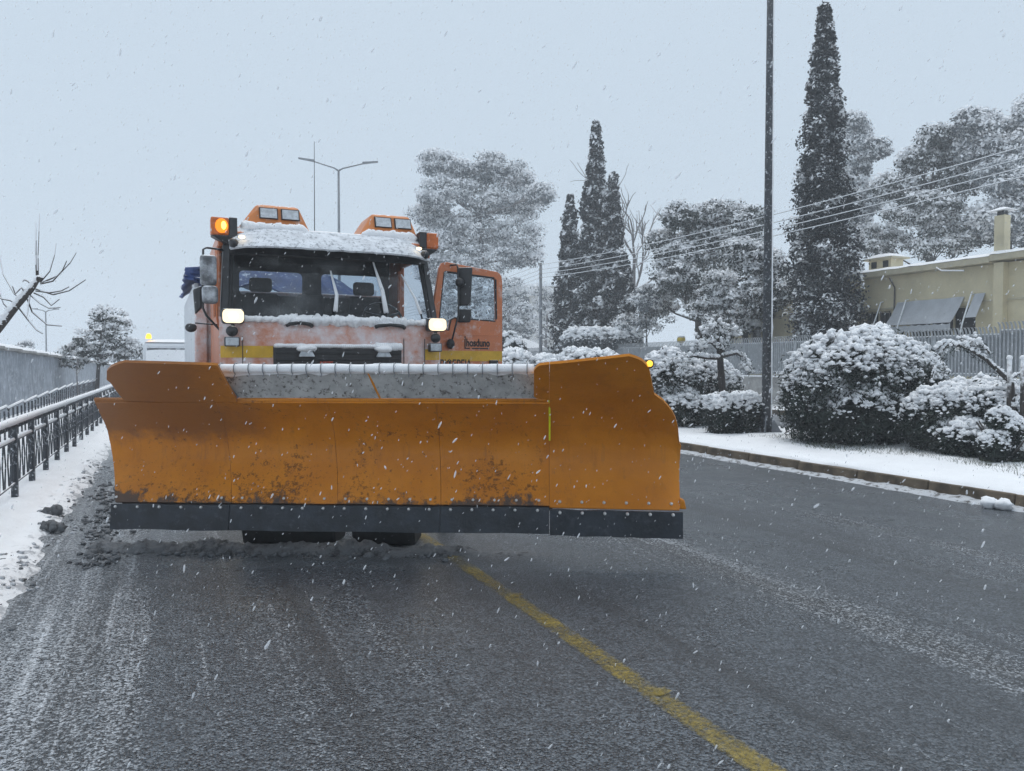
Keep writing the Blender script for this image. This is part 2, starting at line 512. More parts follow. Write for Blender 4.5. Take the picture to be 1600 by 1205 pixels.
class MB:
    """collects vertices and faces of ONE part"""

    def __init__(s):
        s.v, s.f, s.m = [], [], []

    def add(s, verts, faces, mi=0):
        k = len(s.v)
        s.v += [tuple(p) for p in verts]
        s.f += [tuple(i + k for i in q) for q in faces]
        s.m += [mi] * len(faces)
        return s

    def box(s, x0, x1, y0, y1, z0, z1, mi=0, M=None):
        P = [(x0, y0, z0), (x1, y0, z0), (x1, y1, z0), (x0, y1, z0), (x0, y0, z1), (x1, y0, z1), (x1, y1, z1), (x0, y1, z1)]
        if M is not None:
            P = [M @ Vector(p) for p in P]
        return s.add(P, [(3, 2, 1, 0), (4, 5, 6, 7), (0, 1, 5, 4), (1, 2, 6, 5), (2, 3, 7, 6), (3, 0, 4, 7)], mi)

    def hexa(s, bot, top, mi=0):
        return s.add(list(bot) + list(top), [(3, 2, 1, 0), (4, 5, 6, 7), (0, 1, 5, 4), (1, 2, 6, 5), (2, 3, 7, 6), (3, 0, 4, 7)], mi)

    def tube(s, pts, r, n=8, mi=0, cap=True):
        pts = [Vector(p) for p in pts]
        rs = r if isinstance(r, (list, tuple)) else [r] * len(pts)
        ref = Vector((0.3, 0.5, 0.81))
        rings, prev = [], None
        V = []
        for i, p in enumerate(pts):
            t = (pts[min(i + 1, len(pts) - 1)] - pts[max(i - 1, 0)])
            t = t.normalized() if t.length > 1e-9 else Vector((0, 0, 1))
            if prev is None:
                a = t.cross(ref)
                if a.length < 0.1:
                    a = t.cross(Vector((1, 0, 0)))
            else:
                a = prev - t * prev.dot(t)
            a.normalize()
            prev = a
            b = t.cross(a)
            for k in range(n):
                q = 2 * math.pi * k / n
                V.append(p + (a * math.cos(q) + b * math.sin(q)) * rs[i])
        Fc = []
        for i in range(len(pts) - 1):
            for k in range(n):
                k2 = (k + 1) % n
                Fc.append((i * n + k, i * n + k2, (i + 1) * n + k2, (i + 1) * n + k))
        if cap:
            Fc.append(tuple(range(n - 1, -1, -1)))
            e = (len(pts) - 1) * n
            Fc.append(tuple(range(e, e + n)))
        return s.add(V, Fc, mi)

    def grid(s, fn, nu, nv, mi=0):
        V = [fn(i / nu, j / nv) for i in range(nu + 1) for j in range(nv + 1)]
        w = nv + 1
        Fc = [(i * w + j, (i + 1) * w + j, (i + 1) * w + j + 1, i * w + j + 1) for i in range(nu) for j in range(nv)]
        return s.add(V, Fc, mi)

    def lathe(s, prof, axis_o, axis='z', n=20, mi=0):
        V, Fc = [], []
        m = len(prof)
        for k in range(n):
            q = 2 * math.pi * k / n
            for r, h in prof:
                c, d = r * math.cos(q), r * math.sin(q)
                V.append({'z': (axis_o[0] + c, axis_o[1] + d, axis_o[2] + h), 'x': (axis_o[0] + h, axis_o[1] + c, axis_o[2] + d), 'y': (axis_o[0] + c, axis_o[1] + h, axis_o[2] + d)}[axis])
        for k in range(n):
            k2 = (k + 1) % n
            for i in range(m - 1):
                Fc.append((k * m + i, k2 * m + i, k2 * m + i + 1, k * m + i + 1))
        return s.add(V, Fc, mi)

    def ball(s, c, rad, jit=0.0, nu=10, nv=7, mi=0, seed=0.0):
        rx, ry, rz = rad if isinstance(rad, (tuple, list)) else (rad,) * 3

        def fn(u, v):
            a, t = 2 * math.pi * u, math.pi * v
            d = Vector((math.cos(a) * math.sin(t), math.sin(a) * math.sin(t), math.cos(t)))
            k = 1 + jit * mnoise.noise(d * 1.7 + Vector((c[0] * 3.1 + seed, c[1] * 2.7, c[2] * 3.3)))
            return (c[0] + d.x * rx * k, c[1] + d.y * ry * k, c[2] + d.z * rz * k)
        return s.grid(fn, nu, nv, mi)

    def build(s, name, mat, parent=None, smooth=False, bevel=0, solid=0, seg=2, off=0.0):
        me = bpy.data.meshes.new(name)
        me.from_pydata(s.v, [], s.f)
        for m in (mat if isinstance(mat, (list, tuple)) else [mat]):
            me.materials.append(mt(m))
        if any(s.m):
            me.polygons.foreach_set('material_index', s.m)
        bm = bmesh.new()
        bm.from_mesh(me)
        bmesh.ops.remove_doubles(bm, verts=bm.verts, dist=1e-6)
        bmesh.ops.recalc_face_normals(bm, faces=bm.faces)
        bm.to_mesh(me)
        bm.free()
        if smooth or bevel:
            me.polygons.foreach_set('use_smooth', [True] * len(me.polygons))
        o = link(name, me, parent)
        if solid:
            md = o.modifiers.new('thickness', 'SOLIDIFY')
            md.thickness = solid
            md.offset = off
            if smooth:
                es = o.modifiers.new('crisp', 'EDGE_SPLIT')
                es.split_angle = R(42)
        if bevel:
            md = o.modifiers.new('edge', 'BEVEL')
            md.width = bevel
            md.segments = seg
            md.limit_method = 'ANGLE'
            md.angle_limit = R(35)
            md.harden_normals = False
        if bevel:
            me.set_sharp_from_angle(angle=R(40)) if hasattr(me, 'set_sharp_from_angle') else None
        return o


def np_mesh(name, V, Fq, mats, mi=None, parent=None, smooth=False):
    """fast mesh from numpy: V (n,3), Fq (m,k) faces all of k corners"""
    me = bpy.data.meshes.new(name)
    n, m, k = len(V), len(Fq), Fq.shape[1]
    me.vertices.add(n)
    me.vertices.foreach_set('co', V.astype(np.float32).ravel())
    me.loops.add(m * k)
    me.loops.foreach_set('vertex_index', Fq.astype(np.int32).ravel())
    me.polygons.add(m)
    me.polygons.foreach_set('loop_start', np.arange(0, m * k, k, dtype=np.int32))
    for q in mats:
        me.materials.append(mt(q))
    if mi is not None:
        me.polygons.foreach_set('material_index', mi.astype(np.int32))
    if smooth:
        me.polygons.foreach_set('use_smooth', np.ones(m, dtype=bool))
    me.update(calc_edges=True)
    return link(name, me, parent)


def plate(name, outline, holes, thick, mat, parent, place, bevel=0.0):
    """flat plate with openings; outline/holes in (a,b); place(a,b,t) -> xyz"""
    cu = bpy.data.curves.new('tmp', 'CURVE')
    cu.dimensions = '2D'
    cu.fill_mode = 'BOTH'
    cu.extrude = thick / 2
    cu.bevel_depth = bevel
    for loop in [outline] + list(holes):
        sp = cu.splines.new('POLY')
        sp.points.add(len(loop) - 1)
        for i, p in enumerate(loop):
            sp.points[i].co = (p[0], p[1], 0, 1)
        sp.use_cyclic_u = True
    tmp = bpy.data.objects.new('tmp', cu)
    COL.objects.link(tmp)
    bpy.context.view_layer.update()
    me = bpy.data.meshes.new_from_object(tmp.evaluated_get(bpy.context.evaluated_depsgraph_get()))
    bpy.data.objects.remove(tmp)
    for v in me.vertices:
        v.co = place(v.co.x, v.co.y, v.co.z)
    me.name = name
    me.materials.clear()
    me.materials.append(mt(mat))
    bm = bmesh.new()
    bm.from_mesh(me)
    bmesh.ops.remove_doubles(bm, verts=bm.verts, dist=1e-5)
    bmesh.ops.recalc_face_normals(bm, faces=bm.faces)
    bm.to_mesh(me)
    bm.free()
    return link(name, me, parent)


def lettering(text, size, mat, parent, place, width=None, shear=0.0, bold=0.0):
    cu = bpy.data.curves.new('tmp', 'FONT')
    cu.body = text
    cu.size = size
    cu.extrude = 0.002
    cu.shear = shear
    cu.offset = bold
    tmp = bpy.data.objects.new('tmp', cu)
    COL.objects.link(tmp)
    bpy.context.view_layer.update()
    me = bpy.data.meshes.new_from_object(tmp.evaluated_get(bpy.context.evaluated_depsgraph_get()))
    bpy.data.objects.remove(tmp)
    xs = [v.co.x for v in me.vertices] or [0, 1]
    k = (width / (max(xs) - min(xs))) if width else 1.0
    for v in me.vertices:
        v.co = place((v.co.x - min(xs)) * k, v.co.y, v.co.z)
    me.name = 'lettering'
    me.materials.clear()
    me.materials.append(mt(mat))
    return link('lettering', me, parent)


def rrect(x0, x1, y0, y1, r, n=4):
    P = []
    for cx, cy, a0 in ((x1 - r, y0 + r, -90), (x1 - r, y1 - r, 0), (x0 + r, y1 - r, 90), (x0 + r, y0 + r, 180)):
        for i in range(n + 1):
            a = R(a0 + 90 * i / n)
            P.append((cx + r * math.cos(a), cy + r * math.sin(a)))
    return P


def ico():
    bm = bmesh.new()
    bmesh.ops.create_icosphere(bm, subdivisions=1, radius=1)
    V = np.array([v.co[:] for v in bm.verts])
    Fc = np.array([[v.index for v in f.verts] for f in bm.faces])
    bm.free()
    return V, Fc


ICO_V, ICO_F = ico()


def blobs(pos, rad, flat=0.7, jit=0.25):
    """many little snow lumps: returns V,F"""
    n = len(pos)
    rad = np.asarray(rad)
    if rad.ndim == 1:
        rad = np.stack([rad, rad, rad * flat], 1)
    k = 1 + RNG.uniform(-jit, jit, (n, len(ICO_V), 1))
    V = pos[:, None, :] + ICO_V[None] * rad[:, None, :] * k
    Fc = ICO_F[None] + (np.arange(n) * len(ICO_V))[:, None, None]
    return V.reshape(-1, 3), Fc.reshape(-1, 3)


def unit(n):
    d = RNG.normal(size=(n, 3))
    return d / np.linalg.norm(d, axis=1, keepdims=True)


def leaf_quads(pos, nrm, size, aspect, rnd=0.35):
    n = len(pos)
    a = np.cross(nrm, unit(n))
    a /= np.linalg.norm(a, axis=1, keepdims=True) + 1e-9
    b = np.cross(nrm, a)
    s = size * RNG.uniform(1 - rnd, 1 + rnd, (n, 1))
    a = a * s
    b = b * s * aspect
    V = np.stack([pos - a - b * 0.6, pos + a * 0.2 - b, pos + a + b * 0.5, pos - a * 0.3 + b], 1).reshape(-1, 3)
    Fq = np.arange(n * 4).reshape(-1, 4)
    return V, Fq


def crown(name, parent, C, Rd, per, size, leaf, snow_thr, aspect=0.45, shell=0.55, up=0.9, noise_amp=0.5):
    """foliage of one plant: leaf-sized faces gathered in clumps, snow lying on the upper side of each clump"""
    C = np.repeat(np.asarray(C, float), per, 0)
    Rr = np.repeat(np.asarray(Rd, float), per, 0)
    n = len(C)
    d = unit(n)
    rr = shell + (1.08 - shell) * RNG.random((n, 1)) ** 0.7
    pos = C + d * Rr * rr
    cl = np.repeat(RNG.normal(0, 0.50, n // per), per)
    sn = d[:, 2] + RNG.normal(0, noise_amp, n) * 0.28 + cl > snow_thr
    nr = d * 0.4 + unit(n) * 0.8
    nr[sn] = d[sn] * 0.7 + np.array([0, 0, up * 0.45]) + unit(int(sn.sum())) * 0.55
    nr /= np.linalg.norm(nr, axis=1, keepdims=True)
    V, Fq = leaf_quads(pos, nr, size, aspect)
    # snow pads are broader than leaves
    k = np.repeat(sn, 4)
    ctr = np.repeat(pos, 4, 0)
    V[k] = ctr[k] + (V[k] - ctr[k]) * 1.25
    return mark(np_mesh(name, V, Fq, [leaf, 'snow'], sn.astype(int), parent))


def mark(o):
    o['kind'] = 'stuff'
    return o


# ================================================================== THE SETTING
def nz(x, y, z=0.0):
    return mnoise.noise(Vector((x, y, z)))


def fbm(x, y, s=1.0):
    return nz(x * s, y * s) + 0.5 * nz(x * s * 2.1 + 7, y * s * 2.1) + 0.25 * nz(x * s * 4.3, y * s * 4.3 + 3)


g = MB().grid(lambda u, v: (-215 + 430 * u, -215 + 430 * v, -0.06), 20, 20).build('ground', 'verge_snow')
tag(g, kind='structure')
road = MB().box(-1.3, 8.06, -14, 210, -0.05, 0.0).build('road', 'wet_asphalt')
tag(road, kind='structure')
srv = MB().box(12.1, 16.6, -14, 210, -0.05, -0.004).build('service_road', 'wet_asphalt')
tag(srv, kind='structure')

# painted centre line, worn
lm = MB()
for i in range(60):
    y0, y1 = -4 + i * 0.5, -4 + (i + 1) * 0.5
    lm.add([(1.925 + 0.01 * nz(y0, 1), y0, 0.004), (2.06 + 0.01 * nz(y0, 4), y0, 0.004), (2.06 + 0.01 * nz(y1, 4), y1, 0.004), (1.925 + 0.01 * nz(y1, 1), y1, 0.004)], [(0, 1, 2, 3)])
ln = lm.build('road_line', 'yellow_line_paint', road)
pm = MB()
for (x, y) in ((2.075, 2.83), (2.07, 4.42)):
    pm.add([(x - 0.10, y - 0.05, 0.008), (x + 0.012, y - 0.02, 0.008), (x + 0.018, y + 0.035, 0.008), (x - 0.07, y + 0.03, 0.008)], [(0, 1, 2, 3)])
pm.build('paint_patch', 'yellow_line_paint', road)


# left verge: snow bank rising to the railing
def verge_z(x, y):
    e = -0.93 + 0.12 * fbm(y * 0.7, 3.0) + 0.10 * nz(y * 4, 9)
    t = max(0.0, e - x)
    z = 0.13 * (1 - math.exp(-t * 3.6)) + 0.02 * fbm(x * 2.2, y * 1.2) * min(1, t * 3)
    if t < 0.55:
        z += 0.0
        lum = max(0.0, fbm(x * 7, y * 5.5) - 0.15)
        z += 0.075 * lum * min(1, t * 8) * math.exp(-((t - 0.22) / 0.25) ** 2)
    # the groove beside the railing
    z -= 0.025 * math.exp(-((x + 1.20) / 0.07) ** 2)
    return z if t > 0 else -0.02


XS = [-0.35 - 0.045 * i for i in range(30)] + [-1.75 - 0.25 * i for i in range(45)]
YS = [-3 + 0.06 * i for i in range(260)] + [12.6 + 0.3 * i * (1 + i * 0.012) for i in range(130)]
V = [(x, y, verge_z(x, y)) for x in XS for y in YS]
w = len(YS)
Fc = [(i * w + j, (i + 1) * w + j, (i + 1) * w + j + 1, i * w + j + 1) for i in range(len(XS) - 1) for j in range(w - 1)]
verge = np_mesh('verge_snow', np.array(V), np.array(Fc), ['edge_snow'], smooth=True)
tag(verge, kind='structure')


# median on the right: kerb, snow on top, a rim of pushed snow at the foot
kb = MB()
ys = [38 + 0.5 * i for i in range(330)]
for a, b in zip(ys[:-1], ys[1:]):
    j0, j1 = 0.012 * nz(a, 2), 0.012 * nz(b, 2)
    kb.add([(8.03 + j0, a, -0.04), (8.03 + j1, b, -0.04), (8.06 + j1, b, 0.13), (8.06 + j0, a, 0.13), (8.09 + j1, b, 0.15), (8.09 + j0, a, 0.15), (8.26, b, 0.15), (8.26, a, 0.15)], [(0, 1, 2, 3), (3, 2, 4, 5), (5, 4, 6, 7)])
kerb = kb.build('kerb', 'kerb_stone', smooth=True)
tag(kerb, kind='structure')
ks_me = None
for i in range(42):
    if ks_me is None:
        ks = MB().hexa([(0, 0.008, -0.05), (0.23, 0.008, -0.05), (0.23, 0.992, -0.05), (0, 0.992, -0.05)], [(0.03, 0.008, 0.15), (0.23, 0.008, 0.15), (0.23, 0.992, 0.15), (0.03, 0.992, 0.15)]).build('kerb_stone', 'kerb_stone', kerb, bevel=0.014)
        ks_me = ks.data
    else:
        ks = ks0.copy()
        COL.objects.link(ks)
    if i == 0:
        ks0 = ks
    ks.location = (8.03 + random.uniform(-0.008, 0.008), -4.0 + i, random.uniform(-0.012, 0.004))
    ks.rotation_euler = (0, 0, random.uniform(-0.006, 0.006))
kb2 = MB().box(12.0, 12.12, -14, 205, -0.04, 0.13)
tag(kb2.build('median_back_kerb', 'kerb_stone'), kind='structure')


def median_z(x, y):
    e = 8.11 + 0.05 * nz(y * 1.3, 5) + 0.03 * nz(y * 6, 8)
    t = min(1.0, max(0.0, (x - e) / 0.16))
    z = 0.145 + 0.055 * math.sqrt(t) + 0.035 * fbm(x * 1.1, y * 0.9) + 0.012 * fbm(x * 5, y * 4)
    if x > 11.85:
        z -= 0.05
    return z


XS = [8.10 + 0.04 * i for i in range(8)] + [8.45 + 0.18 * i for i in range(21)]
YS = [-13 + 0.16 * i for i in range(230)] + [24 + 0.6 * i * (1 + i * 0.01) for i in range(100)]
V = []
for i, x in enumerate(XS):
    for y in YS:
        e = 8.11 + 0.05 * nz(y * 1.3, 5) + 0.03 * nz(y * 6, 8)
        V.append((max(x, e) if i else e, y, median_z(x, y) if i else 0.138))
w = len(YS)
Fc = [(i * w + j, (i + 1) * w + j, (i + 1) * w + j + 1, i * w + j + 1) for i in range(len(XS) - 1) for j in range(w - 1)]
tag(np_mesh('median_snow', np.array(V), np.array(Fc), ['snow'], smooth=True), kind='structure')

XS = [7.55 + 0.03 * i for i in range(18)]
YS = [-3 + 0.05 * i for i in range(600)]
V = []
for x in XS:
    for y in YS:
        e = 7.86 + 0.05 * fbm(y * 0.9, 2) + 0.03 * nz(y * 7, 1)
        t = x - e
        z = (0.035 * (1 - math.exp(-t * 14)) * (1 + 0.7 * fbm(x * 6, y * 5))) if t > 0 else -0.01
        V.append((x, y, z))
w = len(YS)
Fc = [(i * w + j, (i + 1) * w + j, (i + 1) * w + j + 1, i * w + j + 1) for i in range(len(XS) - 1) for j in range(w - 1)]
tag(np_mesh('kerb_foot_snow', np.array(V), np.array(Fc), ['slush_light'], smooth=True), kind='structure')

pv = MB().grid(lambda u, v: (16.6 + 9.0 * u, -14 + 215 * v, 0.13 + 0.02 * fbm(u * 8, v * 100)), 20, 300).build('far_pavement', 'snow', smooth=True)
tag(pv, kind='structure')
tag(MB().box(16.55, 16.68, -14, 200, -0.05, 0.135).build('far_kerb', 'kerb_stone'), kind='structure')

# ================================================================== THE TRUCK
TX, TY = 1.705, 8.45
truck = thing('snowplow_truck', 'orange snowplow truck with lit headlights and a wide amber plough blade', 'truck', (TX, TY, 0))

# ---- cab shell
def front(u, v):
    x = -1.21 + 2.42 * u
    z = 0.80 + 1.20 * v
    y = 0.10 * abs(x / 1.21) ** 8 + (0.05 * max(0, (v - 0.85) / 0.15) ** 2)
    return (x, y, z)


cab = MB().grid(front, 40, 16).build('cab_front', 'cab_orange_snowy', truck, smooth=True, solid=0.03, off=1.0)
for s in (-1, 1):
    # windscreen pillar, rear post, sill and roof rail of this side
    xa, xb = min(s * 1.21, s * 1.15), max(s * 1.21, s * 1.15)
    MB().hexa([(s * 1.21, 0.10, 2.0), (s * 1.13, 0.08, 2.0), (s * 1.13, 0.16, 2.0), (s * 1.21, 0.24, 2.0)],
              [(s * 1.16, 0.36, 2.82), (s * 1.08, 0.34, 2.82), (s * 1.08, 0.42, 2.82), (s * 1.16, 0.50, 2.82)]).build('windscreen_pillar', 'black_plastic', truck, bevel=0.015)
    MB().box(xa, xb, 1.505, 2.10, 0.85, 2.95).build('rear_post', 'cab_orange', truck, bevel=0.015)
    MB().box(xa, xb, 0.40, 1.50, 2.80, 2.95).build('roof_rail', 'cab_orange', truck, bevel=0.015)
    MB().box(xa, xb, 0.10, 0.355, 0.85, 2.0).build('front_post', 'cab_orange', truck, bevel=0.015)
    MB().box(min(s * 1.21, s * 1.10), max(s * 1.21, s * 1.10), 0.36, 1.50, 0.80, 0.95).build('door_sill', 'cab_orange', truck, bevel=0.015)
plate('rear_wall', [(-1.15, 0.85), (1.15, 0.85), (1.15, 2.95), (-1.15, 2.95)],
      [rrect(-0.86, -0.05, 2.42, 2.74, 0.06)[::-1], rrect(0.20, 1.04, 2.42, 2.74, 0.06)[::-1]], 0.04, 'interior_dark', truck, lambda a, b, t: (a, 2.08 + t, b))
for x0, x1 in ((-0.86, -0.05), (0.20, 1.04)):
    MB().box(x0 - 0.01, x1 + 0.01, 2.078, 2.084, 2.41, 2.75).build('rear_window', 'door_glass', truck)
MB().box(-1.14, 1.14, 0.1, 2.05, 0.86, 0.92).build('cab_floor', 'interior_dark', truck)


def roofz(u, v):
    x = -1.19 + 2.38 * u
    y = 0.32 + 1.82 * v
    e = min(1.0, min(u, 1 - u) * 12) ** 0.5
    f = min(1.0, min(v, 1 - v) * 14) ** 0.5
    return (x, y, 2.93 + 0.09 * e * f)


MB().grid(roofz, 26, 20).build('roof', 'cab_orange', truck, smooth=True, solid=0.03)
roof_snow = MB().grid(lambda u, v: (lambda p: (p[0] * 0.97, p[1], p[2] + 0.006 + 0.016 * max(0, min(u, 1 - u) * 8 if min(u, 1 - u) < .125 else 1) * (1 + 0.4 * nz(p[0] * 4, p[1] * 4))))(roofz(u, v)), 40, 30).build('roof_snow', 'snow', truck, smooth=True)

# left door shut, with its window
plate('side_door', [(0.36, 0.86), (1.50, 0.86), (1.50, 2.80), (0.52, 2.80), (0.36, 2.0)], [[(0.56, 2.06), (0.66, 2.70), (1.42, 2.70), (1.42, 2.06)][::-1]], 0.04, 'cab_orange', truck, lambda a, b, t: (-1.19 + t, a, b))
MB().add([(-1.19, 0.55, 2.05), (-1.19, 0.65, 2.71), (-1.19, 1.43, 2.71), (-1.19, 1.43, 2.05)], [(0, 1, 2, 3)]).build('side_window', 'door_glass', truck, solid=0.005)


# windscreen and its seal
def ws(u, v):
    x = (-1.12 + 2.24 * u) * (1 - 0.045 * v)
    return (x, 0.055 + 0.28 * v + 0.06 * abs(2 * u - 1) ** 5, 2.0 + 0.78 * v)


MB().grid(ws, 24, 8).build('windscreen', 'windscreen_glass', truck, smooth=True)
sl = MB()
sl.tube([ws(i / 24, 0) for i in range(25)], 0.022, 6)
sl.tube([ws(i / 24, 1) for i in range(25)], 0.03, 6)
for u in (0, 1):
    sl.tube([ws(u, i / 8) for i in range(9)], 0.028, 6)
sl.build('windscreen_seal', 'black_rubber', truck, smooth=True)
MB().grid(lambda u, v: ((-1.10 + 2.2 * u), 0.22 + 0.10 * v + 0.05 * abs(2 * u - 1) ** 4, 2.70 + 0.14 * v), 20, 2).build('header_panel', 'black_plastic', truck, solid=0.03)


# snow-caked sun visor over the windscreen
def vis(u, v):
    x = -1.10 + 2.20 * u
    e = abs(2 * u - 1) ** 6
    y = 0.02 + 0.32 * v ** 1.2 + 0.16 * e
    z = 2.765 + 0.235 * v - 0.03 * e
    n = 0.008 * nz(x * 9, v * 4)
    return (x, y + n, z + n)


MB().grid(vis, 60, 10).build('sun_visor', 'visor_snow', truck, smooth=True, solid=0.025)
for s in (-1, 1):
    MB().ball((s * 1.065, 0.165, 2.80), (0.05, 0.07, 0.055), 0.1).build('visor_end', 'black_plastic', truck, smooth=True)
    m_ = MB().ball((s * 0.985, 0.125, 2.865), (0.034, 0.025, 0.018)).build('marker_lamp', 'marker_lit', truck, smooth=True)

# two light pods on the roof
for nm, xs in (('l', (-1.02, -0.79, -0.335, -0.20)), ('r', (0.325, 0.52, 0.985, 1.09))):
    a, b, c, d = xs
    P = MB()
    P.hexa([(a, 0.40, 2.98), (d, 0.40, 2.98), (d, 1.15, 2.98), (a, 1.15, 2.98)], [(b, 0.50, 3.31), (c, 0.50, 3.31), (c, 1.0, 3.31), (b, 1.0, 3.31)])
    pod = P.build('roof_light_pod', 'pod_orange', truck, bevel=0.045, seg=3)
    w_ = c - b
    for k in (0, 1):
        x0 = b + 0.02 + k * (w_ * 0.52)
        x1 = x0 + w_ * 0.44
        fr = MB()
        fr.hexa([(x0, 0.425, 3.135), (x1, 0.425, 3.135), (x1, 0.47, 3.135), (x0, 0.47, 3.135)], [(x0, 0.468, 3.265), (x1, 0.468, 3.265), (x1, 0.51, 3.265), (x0, 0.51, 3.265)])
        lp = fr.build('pod_lamp', 'black_plastic', pod)
        fr2 = MB()
        q = 0.012
        fr2.hexa([(x0 + q, 0.416, 3.145), (x1 - q, 0.416, 3.145), (x1 - q, 0.45, 3.145), (x0 + q, 0.45, 3.145)], [(x0 + q, 0.457, 3.255), (x1 - q, 0.457, 3.255), (x1 - q, 0.49, 3.255), (x0 + q, 0.49, 3.255)])
        fr2.build('pod_lens', 'lamp_snowy', pod)
    sm = MB()
    for k in range(26):
        x = a + 0.10 + (d - a - 0.2) * k / 25
        sm.ball((x, 0.39 + 0.01 * nz(k, 2), 3.03 + 0.02 * nz(k * .7, 5)), (0.06, 0.045, 0.055 + 0.025 * nz(k * .9, 1)), 0.4, 8, 6)
    sm.build('pod_snow', 'snow', pod, smooth=True)

# beacons: amber housings on black brackets, the one on the left lit
def beacon(x0, x1, s, lit):
    bm_ = MB()
    bm_.hexa([(x0, 0.28, 2.90), (x1, 0.28, 2.90), (x1, 0.46, 2.90), (x0, 0.46, 2.90)], [(x0, 0.28, 3.09), (x1, 0.28, 3.09), (x1, 0.46, 3.09), (x0, 0.46, 3.09)])
    o = bm_.build('beacon', 'amber_plastic', truck, bevel=0.02)
    br = MB()
    inner = x1 if s < 0 else x0
    outer = x0 if s < 0 else x1
    br.hexa([(inner - s * 0.02, 0.32, 2.78), (inner - s * 0.09, 0.32, 2.78), (inner - s * 0.09, 0.46, 2.78), (inner - s * 0.02, 0.46, 2.78)], [(outer, 0.285, 2.895), (inner - s * 0.09, 0.285, 2.895), (inner - s * 0.09, 0.46, 2.895), (outer, 0.46, 2.895)])
    br.box(min(inner, inner - s * 0.085), max(inner, inner - s * 0.085), 0.29, 0.45, 2.897, 3.095)
    br.build('bracket', 'black_plastic', o, bevel=0.008)
    if lit:
        MB().ball((x1 - 0.075, 0.280, 2.995), (0.068, 0.010, 0.080)).build('lit_lens', 'beacon_glow', o, smooth=True)
        MB().ball((x1 - 0.055, 0.272, 3.0), (0.026, 0.010, 0.045)).build('lit_bulb', 'beacon_lit', o, smooth=True)
        MB().box(x0 + 0.02, x1 - 0.015, 0.268, 0.279, 2.925, 3.07).build('lens', 'amber_plastic', o, bevel=0.003) if False else None
    return o


beacon(-1.285, -1.10, -1, True)
beacon(1.135, 1.285, 1, False)

# front panel details: stripe, grille, seams
st = MB()
st.grid(lambda u, v: (lambda x: (x, 0.10 * abs(x / 1.21) ** 8 - 0.035, 1.575 + 0.125 * v))(-1.212 + 0.52 * u), 12, 1)
st.build('stripe', 'stripe_yellow', truck, solid=0.003)
st = MB()
st.grid(lambda u, v: (lambda x: (x, 0.10 * abs(x / 1.21) ** 8 - 0.035, 1.555 + 0.125 * v))(1.01 + 0.20 * u), 8, 1)
st.build('stripe', 'stripe_yellow', truck, solid=0.003)
gr = MB().box(-0.69, 0.72, -0.055, 0.02, 1.28, 1.70).build('grille', 'black_plastic', truck, bevel=0.015)
for z in (1.33, 1.40, 1.47, 1.545, 1.615):
    MB().box(-0.665, 0.695, -0.075, -0.056, z, z + 0.028).build('grille_slat', 'black_rubber', gr, bevel=0.004)
lettering('IST', 0.085, 'lettering_red', gr, lambda a, b, t: (-0.22 + a, -0.082 - t, 1.475 + b), width=0.155, shear=0.2, bold=0.003)
for x in (-0.35, 0.50):
    b_o = MB().hexa([(x - 0.085, -0.13, 1.585), (x + 0.085, -0.13, 1.585), (x + 0.085, -0.06, 1.585), (x - 0.085, -0.06, 1.585)], [(x - 0.05, -0.10, 1.665), (x + 0.05, -0.10, 1.665), (x + 0.05, -0.06, 1.665), (x - 0.05, -0.06, 1.665)]).build('grille_catch', 'lamp_snowy', gr, bevel=0.012)
    MB().ball((x, -0.10, 1.675), (0.10, 0.06, 0.04), 0.4).build('catch_snow', 'snow', gr, smooth=True)
sm = MB()
for k in range(60):
    x = -0.66 + 1.36 * k / 59
    r = 0.018 + 0.012 * (nz(k * .4, 3) + 0.5) + (0.022 if x > 0.42 else 0)
    sm.ball((x, -0.06, 1.705), (0.035, 0.035, r), 0.3, 7, 5)
sm.build('grille_snow', 'snow', gr, smooth=True)
sm = MB()
for k in range(14):
    x = 0.40 + 0.29 * k / 13
    sm.ball((x, -0.085, 1.505), (0.03, 0.03, 0.014), 0.4, 7, 5)
sm.build('grille_snow', 'snow', gr, smooth=True)
for x in (-1.0, 0.75, 1.0):
    MB().box(x - 0.004, x + 0.004, -0.034, -0.029, 0.9, 1.80).build('panel_seam', 'black_rubber', truck)
MB().box(-1.0, 1.0, -0.034, -0.029, 1.752, 1.760).build('panel_seam', 'interior_dark', truck) if False else None

# snow banked on the cowl below the windscreen, with the wiper cowls
cw = MB()
for k in range(150):
    t = k / 149
    x = -1.05 + 2.1 * t
    heavy = 1.0 if (-0.60 < x < 0.78) else 0.30
    cw.ball((x + 0.01 * nz(k, 4), -0.005 + 0.035 * nz(k * 0.35, 7), 1.985 + 0.02 * nz(k * .5, 1)), (0.045, 0.055 * (0.6 + 0.4 * heavy), (0.022 + 0.035 * heavy * (0.8 + 1.1 * nz(k * 0.3, 2) + 0.5 * nz(k * 0.9, 6)))), 0.5, 8, 6)
cw.build('cowl_snow', 'snow', truck, smooth=True)
for x0, x1 in ((-0.55, -0.28), (0.42, 0.76)):
    MB().tube([(x0, -0.03, 1.925), (x0 + 0.03, -0.055, 1.94), ((x0 + x1) / 2, -0.06, 1.955), (x1 - 0.03, -0.055, 1.94), (x1, -0.03, 1.92)], 0.022, 8).build('cowl_grip', 'black_plastic', truck, smooth=True)

